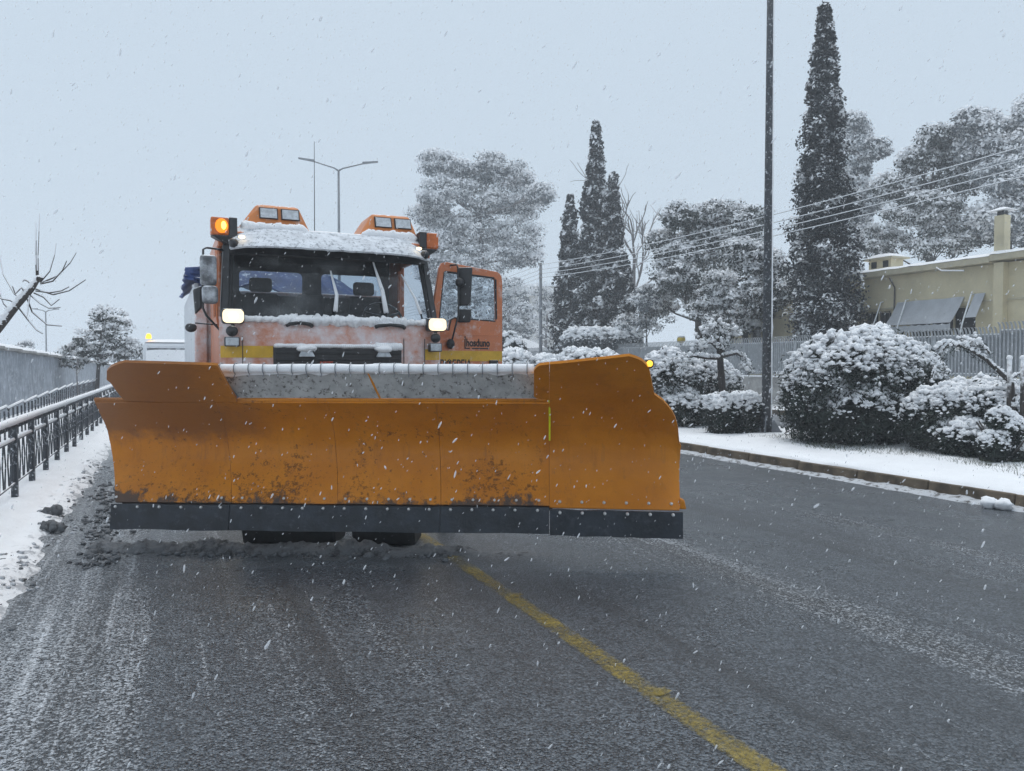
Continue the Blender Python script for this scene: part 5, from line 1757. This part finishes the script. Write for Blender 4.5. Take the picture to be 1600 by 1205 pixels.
for fl_ in range(3):
    for k in range(4):
        wd = MB().box(-3.3 + 2.0 * k, -2.2 + 2.0 * k, -0.06, -0.003, 1.2 + 3.1 * fl_, 2.6 + 3.1 * fl_).build('window', 'dark_window', fb)
    MB().box(-4.0, 4.5, -0.9, -0.003, 2.95 + 3.1 * fl_, 3.05 + 3.1 * fl_).build('balcony_slab', 'roof_white', fb)

# yellow globe lamp beyond the fence
gx, gy = ground(1064, 33.5)
yl = thing('globe_lamp', 'small yellow globe lamp on a short post beyond the fence', 'lamp', (gx, gy, 0))
MB().tube([(0, 0, 0), (0, 0, height(537, 33.5))], 0.04, 8).build('post', 'galvanised', yl)
MB().ball((0, 0, height(531, 33.5)), (0.19, 0.19, 0.16)).build('globe', 'yellow_enamel', yl, smooth=True)
MB().ball((0, 0, height(527, 33.5)), (0.16, 0.16, 0.06), 0.3).build('globe_snow', 'snow', yl, smooth=True)


# ---- cypresses: narrow columns of tight sprays
def cypress(label, base, h, rad, n=520, leaves=44, size=0.075, thr=0.62, lean=0.0, top_pow=0.75):
    t = thing('cypress_tree', label, 'tree', (base[0], base[1], 0), group='cypress trees')
    tm = MB()
    branch_tube(tm, [(0, 0, 0), (0, 0, h * 0.25), (lean * 0.5, 0, h * 0.5)], 0.18, 0.03, 8)
    tm.build('trunk', 'bark', t, smooth=True)
    q = RNG.random(n) ** 1.15
    z = 0.5 + (h - 0.55) * q
    a = RNG.uniform(0, 2 * math.pi, n)
    prof = rad * np.minimum(1.0, (1 - q + 0.02) ** top_pow * 1.22) * np.minimum(1, 0.56 + q * 1.5)
    wob = np.array([1 + 0.60 * nz(math.cos(x) * 1.5 + base[0], math.sin(x) * 1.5, zz * 1.1) for x, zz in zip(a, z)])
    r = prof * wob * (0.15 + 0.82 * RNG.random(n) ** 0.6)
    C = np.stack([np.cos(a) * r + lean * q, np.sin(a) * r, z], 1)
    k = (0.16 + 0.20 * (1 - q)) * RNG.uniform(0.8, 1.3, n) * (rad / 1.2) ** 0.5
    Rd = np.stack([k, k, k * 1.35], 1)
    crown('crown', t, C, Rd, leaves, size, 'cypress_leaf', thr, 0.55, shell=0.25, noise_amp=0.5)
    return t


cypress('tall single cypress standing beside the yellow house', ground(1287, 26.0), 13.6, 1.32, 1150, 84, 0.054, 0.72, lean=-0.15, top_pow=0.92)
cypress('tallest cypress of the middle group, with a thin spire', ground(925, 40.0), height(195, 40), 1.4, 900, 56, 0.082, 0.62, lean=0.2, top_pow=1.0)
cypress('shorter left cypress of the middle group', ground(890, 40.5), height(308, 40.5), 1.0, 500, 50, 0.082, 0.70)
cypress('right cypress of the middle group, beside the bare tree', ground(957, 39.0), height(276, 39), 1.1, 600, 52, 0.082, 0.58)
cypress('short bushy cypress in front of the middle group', ground(975, 38.0), height(400, 38), 0.95, 320, 50, 0.082, 0.60)

# bare tree right of the cypresses
bx, by = ground(985, 47.0)
random.seed(21)
bare_tree('bare_tree', 'leafless tree with fine upright branches right of the cypress group', (bx, by), [(0, 0, 0), (0.1, 0, 3), (0.2, 0, 6), (0.25, 0, 8.2)], 0.20, 2, 'pale_bark', 0.45, 3.4, 4)

# eucalyptus behind the truck
bx, by = ground(748, 56.0)
def lobes_px(rows, d, b):
    out = []
    for px, py, rpx, rpy in rows:
        g_ = ground(px, d)
        dd = random.uniform(-1.5, 1.5)
        out.append((g_[0] - b[0] + dd * math.sin(YAW), g_[1] - b[1] + dd * math.cos(YAW), height(py, d), rpx * d / F_PX, rpx * d / F_PX, rpy * d / F_PX))
    return out
eu = lobes_px([(690, 265, 32, 20), (725, 275, 36, 26), (765, 262, 26, 22), (805, 270, 26, 22), (700, 310, 40, 24), (760, 310, 42, 28), (812, 318, 34, 20), (843, 312, 18, 14), (672, 335, 30, 18), (735, 355, 44, 26), (800, 365, 46, 24), (690, 375, 40, 26), (760, 405, 46, 26), (815, 395, 34, 20), (715, 430, 40, 30), (775, 455, 40, 30), (680, 420, 30, 30), (740, 490, 50, 32), (800, 500, 36, 30), (690, 480, 30, 30)], 56.0, (bx, by))
leafy_tree('eucalyptus_tree', 'big broad eucalyptus grey with snow behind the truck cab', (bx, by), [(0, 0, 0), (0.2, 0, 3), (-0.1, 0, 6), (0.3, 0, 9), (0.1, 0, 12.5)], 0.38, eu, [60] * len(eu), 0.50, 64, 0.09, 'grey_leaf', -0.22, 'pale_bark')
bx, by = ground(852, 66.0)
lb = lobes_px([(835, 470, 30, 26), (868, 480, 26, 26), (845, 515, 40, 24), (880, 520, 20, 20), (815, 500, 20, 20)], 66.0, (bx, by))
leafy_tree('snowy_tree', 'pale drooping tree fading into haze behind the utility pole', (bx, by), [(0, 0, 0), (0, 0, 2.5), (0.2, 0, 6)], 0.2, lb, [30] * len(lb), 0.5, 50, 0.10, 'grey_leaf', -0.25, 'pale_bark')

# pines between the cypress group and the lamp post
bx, by = ground(1085, 35.0)
lb = lobes_px([(1055, 345, 22, 18), (1090, 345, 28, 20), (1130, 335, 34, 22), (1160, 350, 22, 16), (1040, 375, 20, 18), (1100, 375, 46, 22), (1145, 385, 34, 20), (1060, 405, 40, 20), (1110, 420, 50, 26), (1040, 440, 36, 26), (1080, 460, 44, 26), (1025, 470, 26, 22)], 35.0, (bx, by))
leafy_tree('pine_tree', 'broad dark pine with snowy boughs right of the cypress group', (bx, by), [(0, 0, 0), (0.3, 0, 1.8), (0.2, 0, 3.5), (0.4, 0, 6.5)], 0.26, lb, [54] * len(lb), 0.32, 70, 0.066, 'pine_leaf', 0.12)
bx, by = ground(1160, 30.0)
lb = lobes_px([(1150, 400, 30, 18), (1180, 420, 34, 22), (1140, 440, 34, 22), (1175, 465, 44, 24), (1130, 480, 36, 24), (1200, 490, 30, 26), (1150, 505, 40, 20), (1215, 450, 24, 20)], 30.0, (bx, by))
leafy_tree('pine_tree', 'dense snow-laden pine directly behind the dark lamp post', (bx, by), [(0, 0, 0), (0.2, 0, 1.5), (0.1, 0, 3.0), (0.2, 0, 5.0)], 0.2, lb, [56] * len(lb), 0.28, 74, 0.058, 'pine_leaf', -0.12)
bx, by = ground(1010, 36.0)
lb = lobes_px([(1000, 470, 22, 20), (1020, 500, 30, 22), (985, 510, 26, 16)], 36.0, (bx, by))
leafy_tree('snowy_tree', 'low frosted tree between the cypress group and the broad pine', (bx, by), [(0, 0, 0), (0, 0, 1.2), (0, 0, 2.8)], 0.1, lb, [26] * len(lb), 0.3, 60, 0.06, 'grey_leaf', -0.1)

# trees behind the yellow house
bx, by = ground(1335, 42.0)
lb = lobes_px([(1335, 190, 18, 14), (1355, 205, 14, 10), (1330, 225, 20, 18), (1350, 240, 18, 14), (1335, 265, 20, 18), (1340, 300, 24, 20), (1330, 340, 30, 24), (1360, 320, 20, 16), (1345, 380, 34, 26)], 42.0, (bx, by))
leafy_tree('slender_tree', 'slender grey snowy tree just right of the tall cypress', (bx, by), [(0, 0, 0), (0, 0, 4), (0.1, 0, 8), (0.1, 0, 13)], 0.2, lb, [36] * len(lb), 0.36, 60, 0.078, 'grey_leaf', -0.12, 'pale_bark')
bx, by = ground(1445, 38.0)
lb = lobes_px([(1440, 228, 22, 14), (1425, 255, 26, 18), (1465, 250, 22, 18), (1400, 290, 30, 20), (1445, 290, 40, 22), (1490, 285, 34, 22), (1410, 335, 46, 26), (1465, 335, 46, 26), (1385, 370, 36, 26), (1440, 385, 50, 26), (1500, 370, 40, 26)], 38.0, (bx, by))
leafy_tree('pine_tree', 'bushy pine with a pointed crown behind the roof vent', (bx, by), [(0, 0, 0), (0, 0, 3), (0.2, 0, 6), (0.2, 0, 10)], 0.25, lb, [54] * len(lb), 0.40, 62, 0.076, 'pine_leaf', -0.05)
bx, by = ground(1570, 36.0)
lb = lobes_px([(1500, 205, 24, 18), (1535, 200, 34, 20), (1580, 200, 36, 24), (1610, 180, 26, 26), (1520, 235, 30, 22), (1570, 250, 46, 28), (1625, 250, 46, 30), (1530, 290, 40, 26), (1590, 310, 50, 30), (1540, 345, 44, 26), (1600, 370, 50, 28), (1650, 330, 50, 50)], 36.0, (bx, by))
leafy_tree('pine_tree', 'large rounded snowy pine at the right edge behind the chimney', (bx, by), [(0, 0, 0), (0.2, 0, 3), (0.0, 0, 6), (0.2, 0, 11)], 0.32, lb, [56] * len(lb), 0.42, 62, 0.080, 'grey_leaf', -0.22)


# ---- shrubs of the median: dense needles, fluffy snow on every upper spray
def shrub(name, label, base, lobes, nleaf, nsnow, size, snow_r, spiky=0.0, leaf='bush_leaf', snow_z=0.25, hedge=False, dens=1.0):
    t = thing(name, label, 'bush', (base[0], base[1], 0), group='snowy bushes')
    tot = sum(l[3] * l[4] + l[3] * l[5] for l in lobes)
    P, D = [], []
    for (x, y, z, a, b, c) in lobes:
        n = int(nleaf * (a * b + a * c) / tot)
        d = unit(n)
        if hedge:
            d = d / (np.abs(d).max(1, keepdims=True) ** 0.75)
        bump = np.array([1 + 0.22 * nz(q[0] * 2.6 + x * 3, q[1] * 2.6 + y, q[2] * 2.6) + 0.10 * nz(q[0] * 7, q[1] * 7 + x, q[2] * 7) for q in d])
        r = (0.60 + 0.42 * RNG.random(n) ** 0.6 + 0.22 * RNG.random(n) ** 14) * bump
        P.append(np.array([x, y, z]) + d * r[:, None] * np.array([a, b, c]))
        D.append(d)
    P, D = np.concatenate(P), np.concatenate(D)
    ok = P[:, 2] > 0.14
    P, D = P[ok], D[ok]
    nr = unit(len(P)) * 0.9 + D * 0.2
    nr /= np.linalg.norm(nr, axis=1, keepdims=True)
    V, Fq = leaf_quads(P, nr, size, 0.30, 0.5)
    mark(np_mesh('foliage', V, Fq, [leaf], None, t))
    # snow tufts: clusters sitting on spray tips of the upper and outer side
    S, Rr = [], []
    for (x, y, z, a, b, c) in lobes:
        n = int(nsnow * (a * b + a * c) / tot)
        d = unit(n * 3)
        if hedge:
            d = d / (np.abs(d).max(1, keepdims=True) ** 0.75)
        bump = np.array([1 + 0.22 * nz(q[0] * 2.6 + x * 3, q[1] * 2.6 + y, q[2] * 2.6) + 0.10 * nz(q[0] * 7, q[1] * 7 + x, q[2] * 7) for q in d])
        patch = np.array([nz(q[0] * 4 + x, q[1] * 4 + y, q[2] * 4 + 5) for q in d])
        keep = (d[:, 2] + 0.75 * patch + RNG.normal(0, 0.14, len(d))) > snow_z
        d, bump = d[keep][:n], bump[keep][:n]
        S.append(np.array([x, y, z]) + d * (bump * RNG.uniform(0.94, 1.06, len(d)))[:, None] * np.array([a, b, c]))
        Rr.append(snow_r * RNG.uniform(0.45, 1.3, len(d)) * (0.40 + 1.55 * np.clip(d[:, 2] - 0.05, 0, 1)))
    S, Rr = np.concatenate(S), np.concatenate(Rr)
    ok = S[:, 2] > 0.2
    S, Rr = S[ok], Rr[ok]
    # three lumps per tuft, drawn out along a random horizontal direction
    ang = RNG.uniform(0, 6.28, len(S))
    off = np.stack([np.cos(ang), np.sin(ang), np.zeros(len(S)) - 0.15], 1)
    SS = np.concatenate([S, S + off * Rr[:, None] * 0.9, S - off * Rr[:, None] * 0.8])
    RR = np.concatenate([Rr, Rr * 0.75, Rr * 0.6])
    V, Fq = blobs(SS, RR[:, None] * RNG.uniform([0.65, 0.65, 0.6], [1.25, 1.25, 0.95], (len(RR), 3)), 0.8, 0.38)
    mark(np_mesh('snow_tufts', V, Fq, ['snow'], None, t, smooth=True))
    st_ = MB()
    for k in range(7):
        a = random.uniform(0, 6.28)
        l = random.choice(lobes)
        branch_tube(st_, [(random.gauss(0, .1), random.gauss(0, .1), 0.1), (l[0] * .5 + .1 * math.cos(a), l[1] * .5 + .1 * math.sin(a), l[2] * .5), (l[0] + .3 * math.cos(a), l[1] + .3 * math.sin(a), l[2])], 0.035, 0.01, 5)
    st_.build('stems', 'bark', t)
    return t


def lobes_b(rows, d, b):
    out = []
    for px, py, rpx, rpy, dd in rows:
        g_ = ground(px, d + dd)
        k = (d + dd) / F_PX
        out.append((g_[0] - b[0], g_[1] - b[1], height(py, d + dd), rpx * k, rpx * k * 0.9, rpy * k))
    return out


random.seed(5)
b0 = ground(1345, 12.7)
shrub('round_bush', 'large round bush with a thick snow crown right of the lamp post', b0, lobes_b([(1310, 615, 90, 82, 0), (1360, 600, 86, 80, 0.2), (1405, 625, 74, 78, 0.1), (1275, 635, 58, 66, 0.0), (1440, 590, 36, 34, 0.3), (1340, 655, 90, 50, -0.1)], 12.7, b0), 42000, 5000, 0.036, 0.033, snow_z=0.40)
b0 = ground(1500, 10.9)
shrub('low_bush', 'low spreading bush with flat snow cover right of the round bush', b0, lobes_b([(1490, 655, 62, 52, 0.5), (1545, 650, 58, 52, 0.2), (1590, 660, 50, 58, 0.0), (1450, 660, 40, 44, 0.7), (1520, 690, 60, 34, 0.0)], 10.9, b0), 26000, 3000, 0.034, 0.030, snow_z=0.30)
b0 = ground(1570, 10.2)
shrub('young_fir', 'young fir with drooping snowy sprays at the right edge of the median', b0, lobes_b([(1555, 700, 24, 26, 0), (1580, 680, 24, 30, 0), (1595, 710, 26, 24, 0), (1565, 660, 20, 22, 0)], 10.2, b0), 8000, 900, 0.034, 0.025, snow_z=0.15)
b0 = ground(1075, 16.2)
shrub('round_bush', 'snow-topped bush beside the right wing of the plough', b0, lobes_b([(1045, 610, 44, 56, 0), (1085, 605, 50, 46, 0.3), (1120, 610, 40, 44, 0.6), (1060, 645, 56, 36, 0), (1025, 590, 22, 34, 0.2)], 16.2, b0), 19000, 2800, 0.036, 0.037, snow_z=0.20)
b0 = ground(1150, 14.6)
shrub('trimmed_hedge', 'low square trimmed hedge capped with snow left of the lamp post', b0, lobes_b([(1130, 652, 24, 32, 0), (1165, 650, 26, 32, 0.1)], 14.6, b0), 10000, 1900, 0.034, 0.030, snow_z=0.58, hedge=True)
b0 = ground(925, 21.0)
shrub('round_bush', 'snowy bush showing over the plough between deflector and right wing', b0, lobes_b([(900, 590, 40, 40, 0), (940, 588, 44, 38, 0)], 21.0, b0), 7000, 700, 0.05, 0.06, snow_z=0.10)
b0 = ground(828, 24.0)
shrub('round_bush', 'snowy bush showing over the plough just right of the truck door', b0, lobes_b([(805, 590, 36, 40, 0), (850, 592, 36, 34, 0)], 24.0, b0), 7000, 700, 0.05, 0.065, snow_z=0.10)
b0 = ground(806, 31.0)
shrub('round_bush', 'taller frosted bush against the truck door edge, in front of the far house', b0, lobes_b([(802, 555, 22, 26, 0), (795, 535, 14, 16, 0)], 31.0, b0), 4000, 160, 0.06, 0.06, snow_z=0.3, leaf='pine_leaf')
for k, (px, lab) in enumerate(((905, 'frosted shrub at the foot of the shorter left cypress'), (940, 'frosted shrub at the foot of the tallest cypress'), (975, 'frosted shrub at the foot of the right cypress'))):
    b0 = ground(px, 35.5)
    shrub('frosted_shrub', lab, b0, lobes_b([(px - 8, 535, 20, 20, 0), (px + 12, 532, 18, 18, 0)], 35.5, b0), 3500, 420, 0.07, 0.075, snow_z=-0.1, leaf='grey_leaf')

# small pruned tree behind the hedge, snow on its knuckles
b0 = ground(1128, 15.4)
pr = thing('pruned_tree', 'small pruned tree with snowy knuckled branches behind the trimmed hedge', 'tree', (b0[0], b0[1], 0))
def l2(px, py, d=15.4):
    g_ = ground(px, d)
    return Vector((g_[0] - b0[0], g_[1] - b0[1], height(py, d)))
tk = MB()
branch_tube(tk, [l2(1131, 690), l2(1130, 620), l2(1126, 575), l2(1124, 545)], 0.085, 0.06, 8)
tr_o = tk.build('trunk', 'bark', pr, smooth=True)
bb = MB()
S, Rr = [], []
for path in ([(1125, 560), (1105, 560), (1080, 556), (1062, 566)], [(1124, 548), (1110, 535), (1092, 540)], [(1124, 545), (1121, 525), (1119, 510)], [(1126, 550), (1140, 530), (1146, 520)], [(1126, 558), (1150, 552), (1165, 560), (1168, 575)], [(1124, 548), (1104, 525), (1100, 522)], [(1126, 548), (1135, 535), (1131, 518)]):
    dd = random.uniform(-0.3, 0.3)
    q = [l2(px, py, 15.4 + dd * i / 3) for i, (px, py) in enumerate(path)]
    branch_tube(bb, q, 0.035, 0.015, 6)
    for a, b in zip(q[:-1], q[1:]):
        for k in range(10):
            p = a.lerp(b, k / 10)
            S.append((p.x + random.gauss(0, .035), p.y + random.gauss(0, .035), p.z + 0.03 + random.uniform(0, .04)))
            Rr.append(random.uniform(0.028, 0.055))
    for k in range(26):
        p = q[-1]
        S.append((p.x + random.gauss(0, .075), p.y + random.gauss(0, .075), p.z + random.gauss(0.04, .06)))
        Rr.append(random.uniform(0.03, 0.06))
bb.build('branches', 'bark', tr_o, smooth=True)
V, Fq = blobs(np.array(S), np.array(Rr), 0.75, 0.3)
mark(np_mesh('branch_snow', V, Fq, ['snow'], None, pr, smooth=True))
Sx = np.array(S)
Pn = Sx[RNG.integers(0, len(Sx), 1600)] + RNG.normal(0, 0.05, (1600, 3)) - np.array([0, 0, 0.03])
V, Fq = leaf_quads(Pn, unit(1600), 0.035, 0.2)
mark(np_mesh('needles', V, Fq, ['bush_leaf'], None, pr))

# sapling bent over by its snow load, with two stakes, at the right edge
b0 = ground(1582, 10.6)
bs = thing('bent_sapling', 'bare sapling bent in an arch under snow at the right edge', 'tree', (b0[0], b0[1], 0))
def l3(px, py, d=10.6):
    g_ = ground(px, d)
    return Vector((g_[0] - b0[0], g_[1] - b0[1], height(py, d)))
tk = MB()
branch_tube(tk, [l3(1584, 725), l3(1583, 650), l3(1580, 598)], 0.05, 0.04, 7)
tr_o = tk.build('trunk', 'bark', bs, smooth=True)
bb, S, Rr = MB(), [], []
for path, r in (([(1578, 596), (1560, 580), (1540, 562), (1515, 546), (1495, 538), (1475, 535), (1460, 548)], 0.05), ([(1535, 560), (1525, 545), (1510, 537), (1500, 532)], 0.03), ([(1545, 552), (1540, 545), (1525, 535), (1512, 530)], 0.026), ([(1480, 537), (1468, 553), (1462, 570), (1456, 590)], 0.03), ([(1578, 592), (1590, 585), (1604, 580)], 0.03), ([(1490, 538), (1478, 548), (1470, 562)], 0.02)):
    dd = random.uniform(-0.2, 0.2)
    q = [l3(px, py, 10.6 + dd * i / 5) for i, (px, py) in enumerate(path)]
    branch_tube(bb, q, r * 0.7, r * 0.25, 6)
    for a, b in zip(q[:-1], q[1:]):
        n = max(4, int((b - a).length / 0.03))
        for k in range(n):
            p = a.lerp(b, k / n)
            S.append((p.x + random.gauss(0, .012), p.y + random.gauss(0, .012), p.z + r * 0.55))
            Rr.append(random.uniform(0.026, 0.042) * (r / 0.04) ** 0.4)
for k in range(36):
    p = l3(random.gauss(1512, 12), random.gauss(533, 5), 10.6 + random.gauss(0, .15))
    S.append(tuple(p))
    Rr.append(random.uniform(0.02, 0.045))
bb.build('branches', 'bark', tr_o, smooth=True)
V, Fq = blobs(np.array(S), np.array(Rr), 0.8, 0.25)
mark(np_mesh('branch_snow', V, Fq, ['snow'], None, bs, smooth=True))
Sx = np.array(S)
Pn = Sx[RNG.integers(0, len(Sx), 500)] + RNG.normal(0, 0.035, (500, 3)) - np.array([0, 0, 0.05])
V, Fq = leaf_quads(Pn, unit(500), 0.035, 0.15)
mark(np_mesh('needles', V, Fq, ['bush_leaf'], None, bs))
for px, dsc in ((1577, 'left of two snow-capped wooden stakes at the bent sapling'), (1598, 'right of two snow-capped wooden stakes at the bent sapling')):
    g_ = ground(px, 10.3)
    sk_ = thing('stake', dsc, 'stake', (g_[0], g_[1], 0), group='sapling stakes')
    MB().tube([(0, 0, 0.1), (0, 0, height(562, 10.3))], 0.028, 8).build('shaft', 'bark', sk_, smooth=True)
    MB().ball((0, 0, height(559, 10.3)), (0.04, 0.04, 0.035), 0.3).build('snow_cap', 'snow', sk_, smooth=True)

# grass left uncovered under the bushes
n = 2600
gx = RNG.uniform(9.1, 10.6, n)
gy = RNG.uniform(5.2, 10.6, n)
keep = (gx - 9.25 - 0.25 * np.sin(gy * 2) > 0)
gx, gy = gx[keep], gy[keep]
n = len(gx)
hh = RNG.uniform(0.04, 0.12, n)
lx, ly = RNG.normal(0, 0.05, n), RNG.normal(0, 0.05, n)
z0 = np.full(n, 0.17)
V = np.stack([np.stack([gx - 0.006, gy, z0], 1), np.stack([gx + 0.006, gy, z0], 1), np.stack([gx + lx, gy + ly, z0 + hh], 1)], 1).reshape(-1, 3)
tag(np_mesh('dry_grass', V, np.arange(n * 3).reshape(-1, 3), ['dry_grass']), 'dull grass poking out of the snow under the bushes', 'grass', kind='stuff')

# ================================================================== AIR
# falling snow all around: irregular wet flakes drifting down
def flakes(n, lo, hi, rmin, rmax):
    p = RNG.uniform(lo, hi, (n, 3))
    keep = np.linalg.norm(p - np.array([0, 0, CAM_H]), axis=1) > 1.5
    keep &= ~((p[:, 0] > 0.4) & (p[:, 0] < 3.0) & (p[:, 1] > 8.4) & (p[:, 1] < 15.5) & (p[:, 2] < 3.0))
    p = p[keep]
    n = len(p)
    r = rmin + (rmax - rmin) * RNG.random(n) ** 2.2
    base, Fo = ICO_V, ICO_F
    k = RNG.uniform(0.75, 1.15, (n, len(base), 1))
    L = base[None] * k * r[:, None, None]
    L[:, :, 2] *= RNG.uniform(2.0, 4.2, (n, 1))
    tl = 0.45 + RNG.normal(0, 0.25, n)
    c, s = np.cos(tl)[:, None], np.sin(tl)[:, None]
    u = L[:, :, 0] * c + L[:, :, 2] * s
    z = -L[:, :, 0] * s + L[:, :, 2] * c
    L2 = np.stack([u * math.cos(YAW) + L[:, :, 1] * math.sin(YAW), -u * math.sin(YAW) + L[:, :, 1] * math.cos(YAW), z], 2)
    V = (p[:, None, :] + L2).reshape(-1, 3)
    Fq = (Fo[None] + (np.arange(n) * len(base))[:, None, None]).reshape(-1, 3)
    return V, Fq


Va, Fa = flakes(2400, (-1.6, 1.0, 0.1), (3.8, 5.0, 3.4), 0.0014, 0.0032)
V1, F1 = flakes(28000, (-6, -2, 0.05), (11, 12, 7), 0.0014, 0.0042)
V2, F2 = flakes(7000, (-8, 8, 0.1), (24, 40, 14), 0.004, 0.008)
fo = np_mesh('falling_snow', np.concatenate([V1, V2, Va]), np.concatenate([F1, F2 + len(V1), Fa + len(V1) + len(V2)]), ['falling_flake'], smooth=True)
tag(fo, 'snowflakes drifting down through the air', 'snowfall', kind='stuff')

# haze of fine snow
hz = MB().box(-225, 225, -225, 225, -1.1, 18.5).build('haze', 'snow')
hm = bpy.data.materials.new('haze_air')
hm.use_nodes = True
hm.node_tree.nodes.clear()
ho_ = hm.node_tree.nodes.new('ShaderNodeOutputMaterial')
pvn = hm.node_tree.nodes.new('ShaderNodeVolumePrincipled')
pvn.inputs['Color'].default_value = (0.93, 0.96, 1.0, 1)
pvn.inputs['Density'].default_value = 0.0035
hm.node_tree.links.new(pvn.outputs[0], ho_.inputs['Volume'])
hz.data.materials.clear()
hz.data.materials.append(hm)
tag(hz, 'pale snowy haze filling the air', 'haze', kind='stuff')
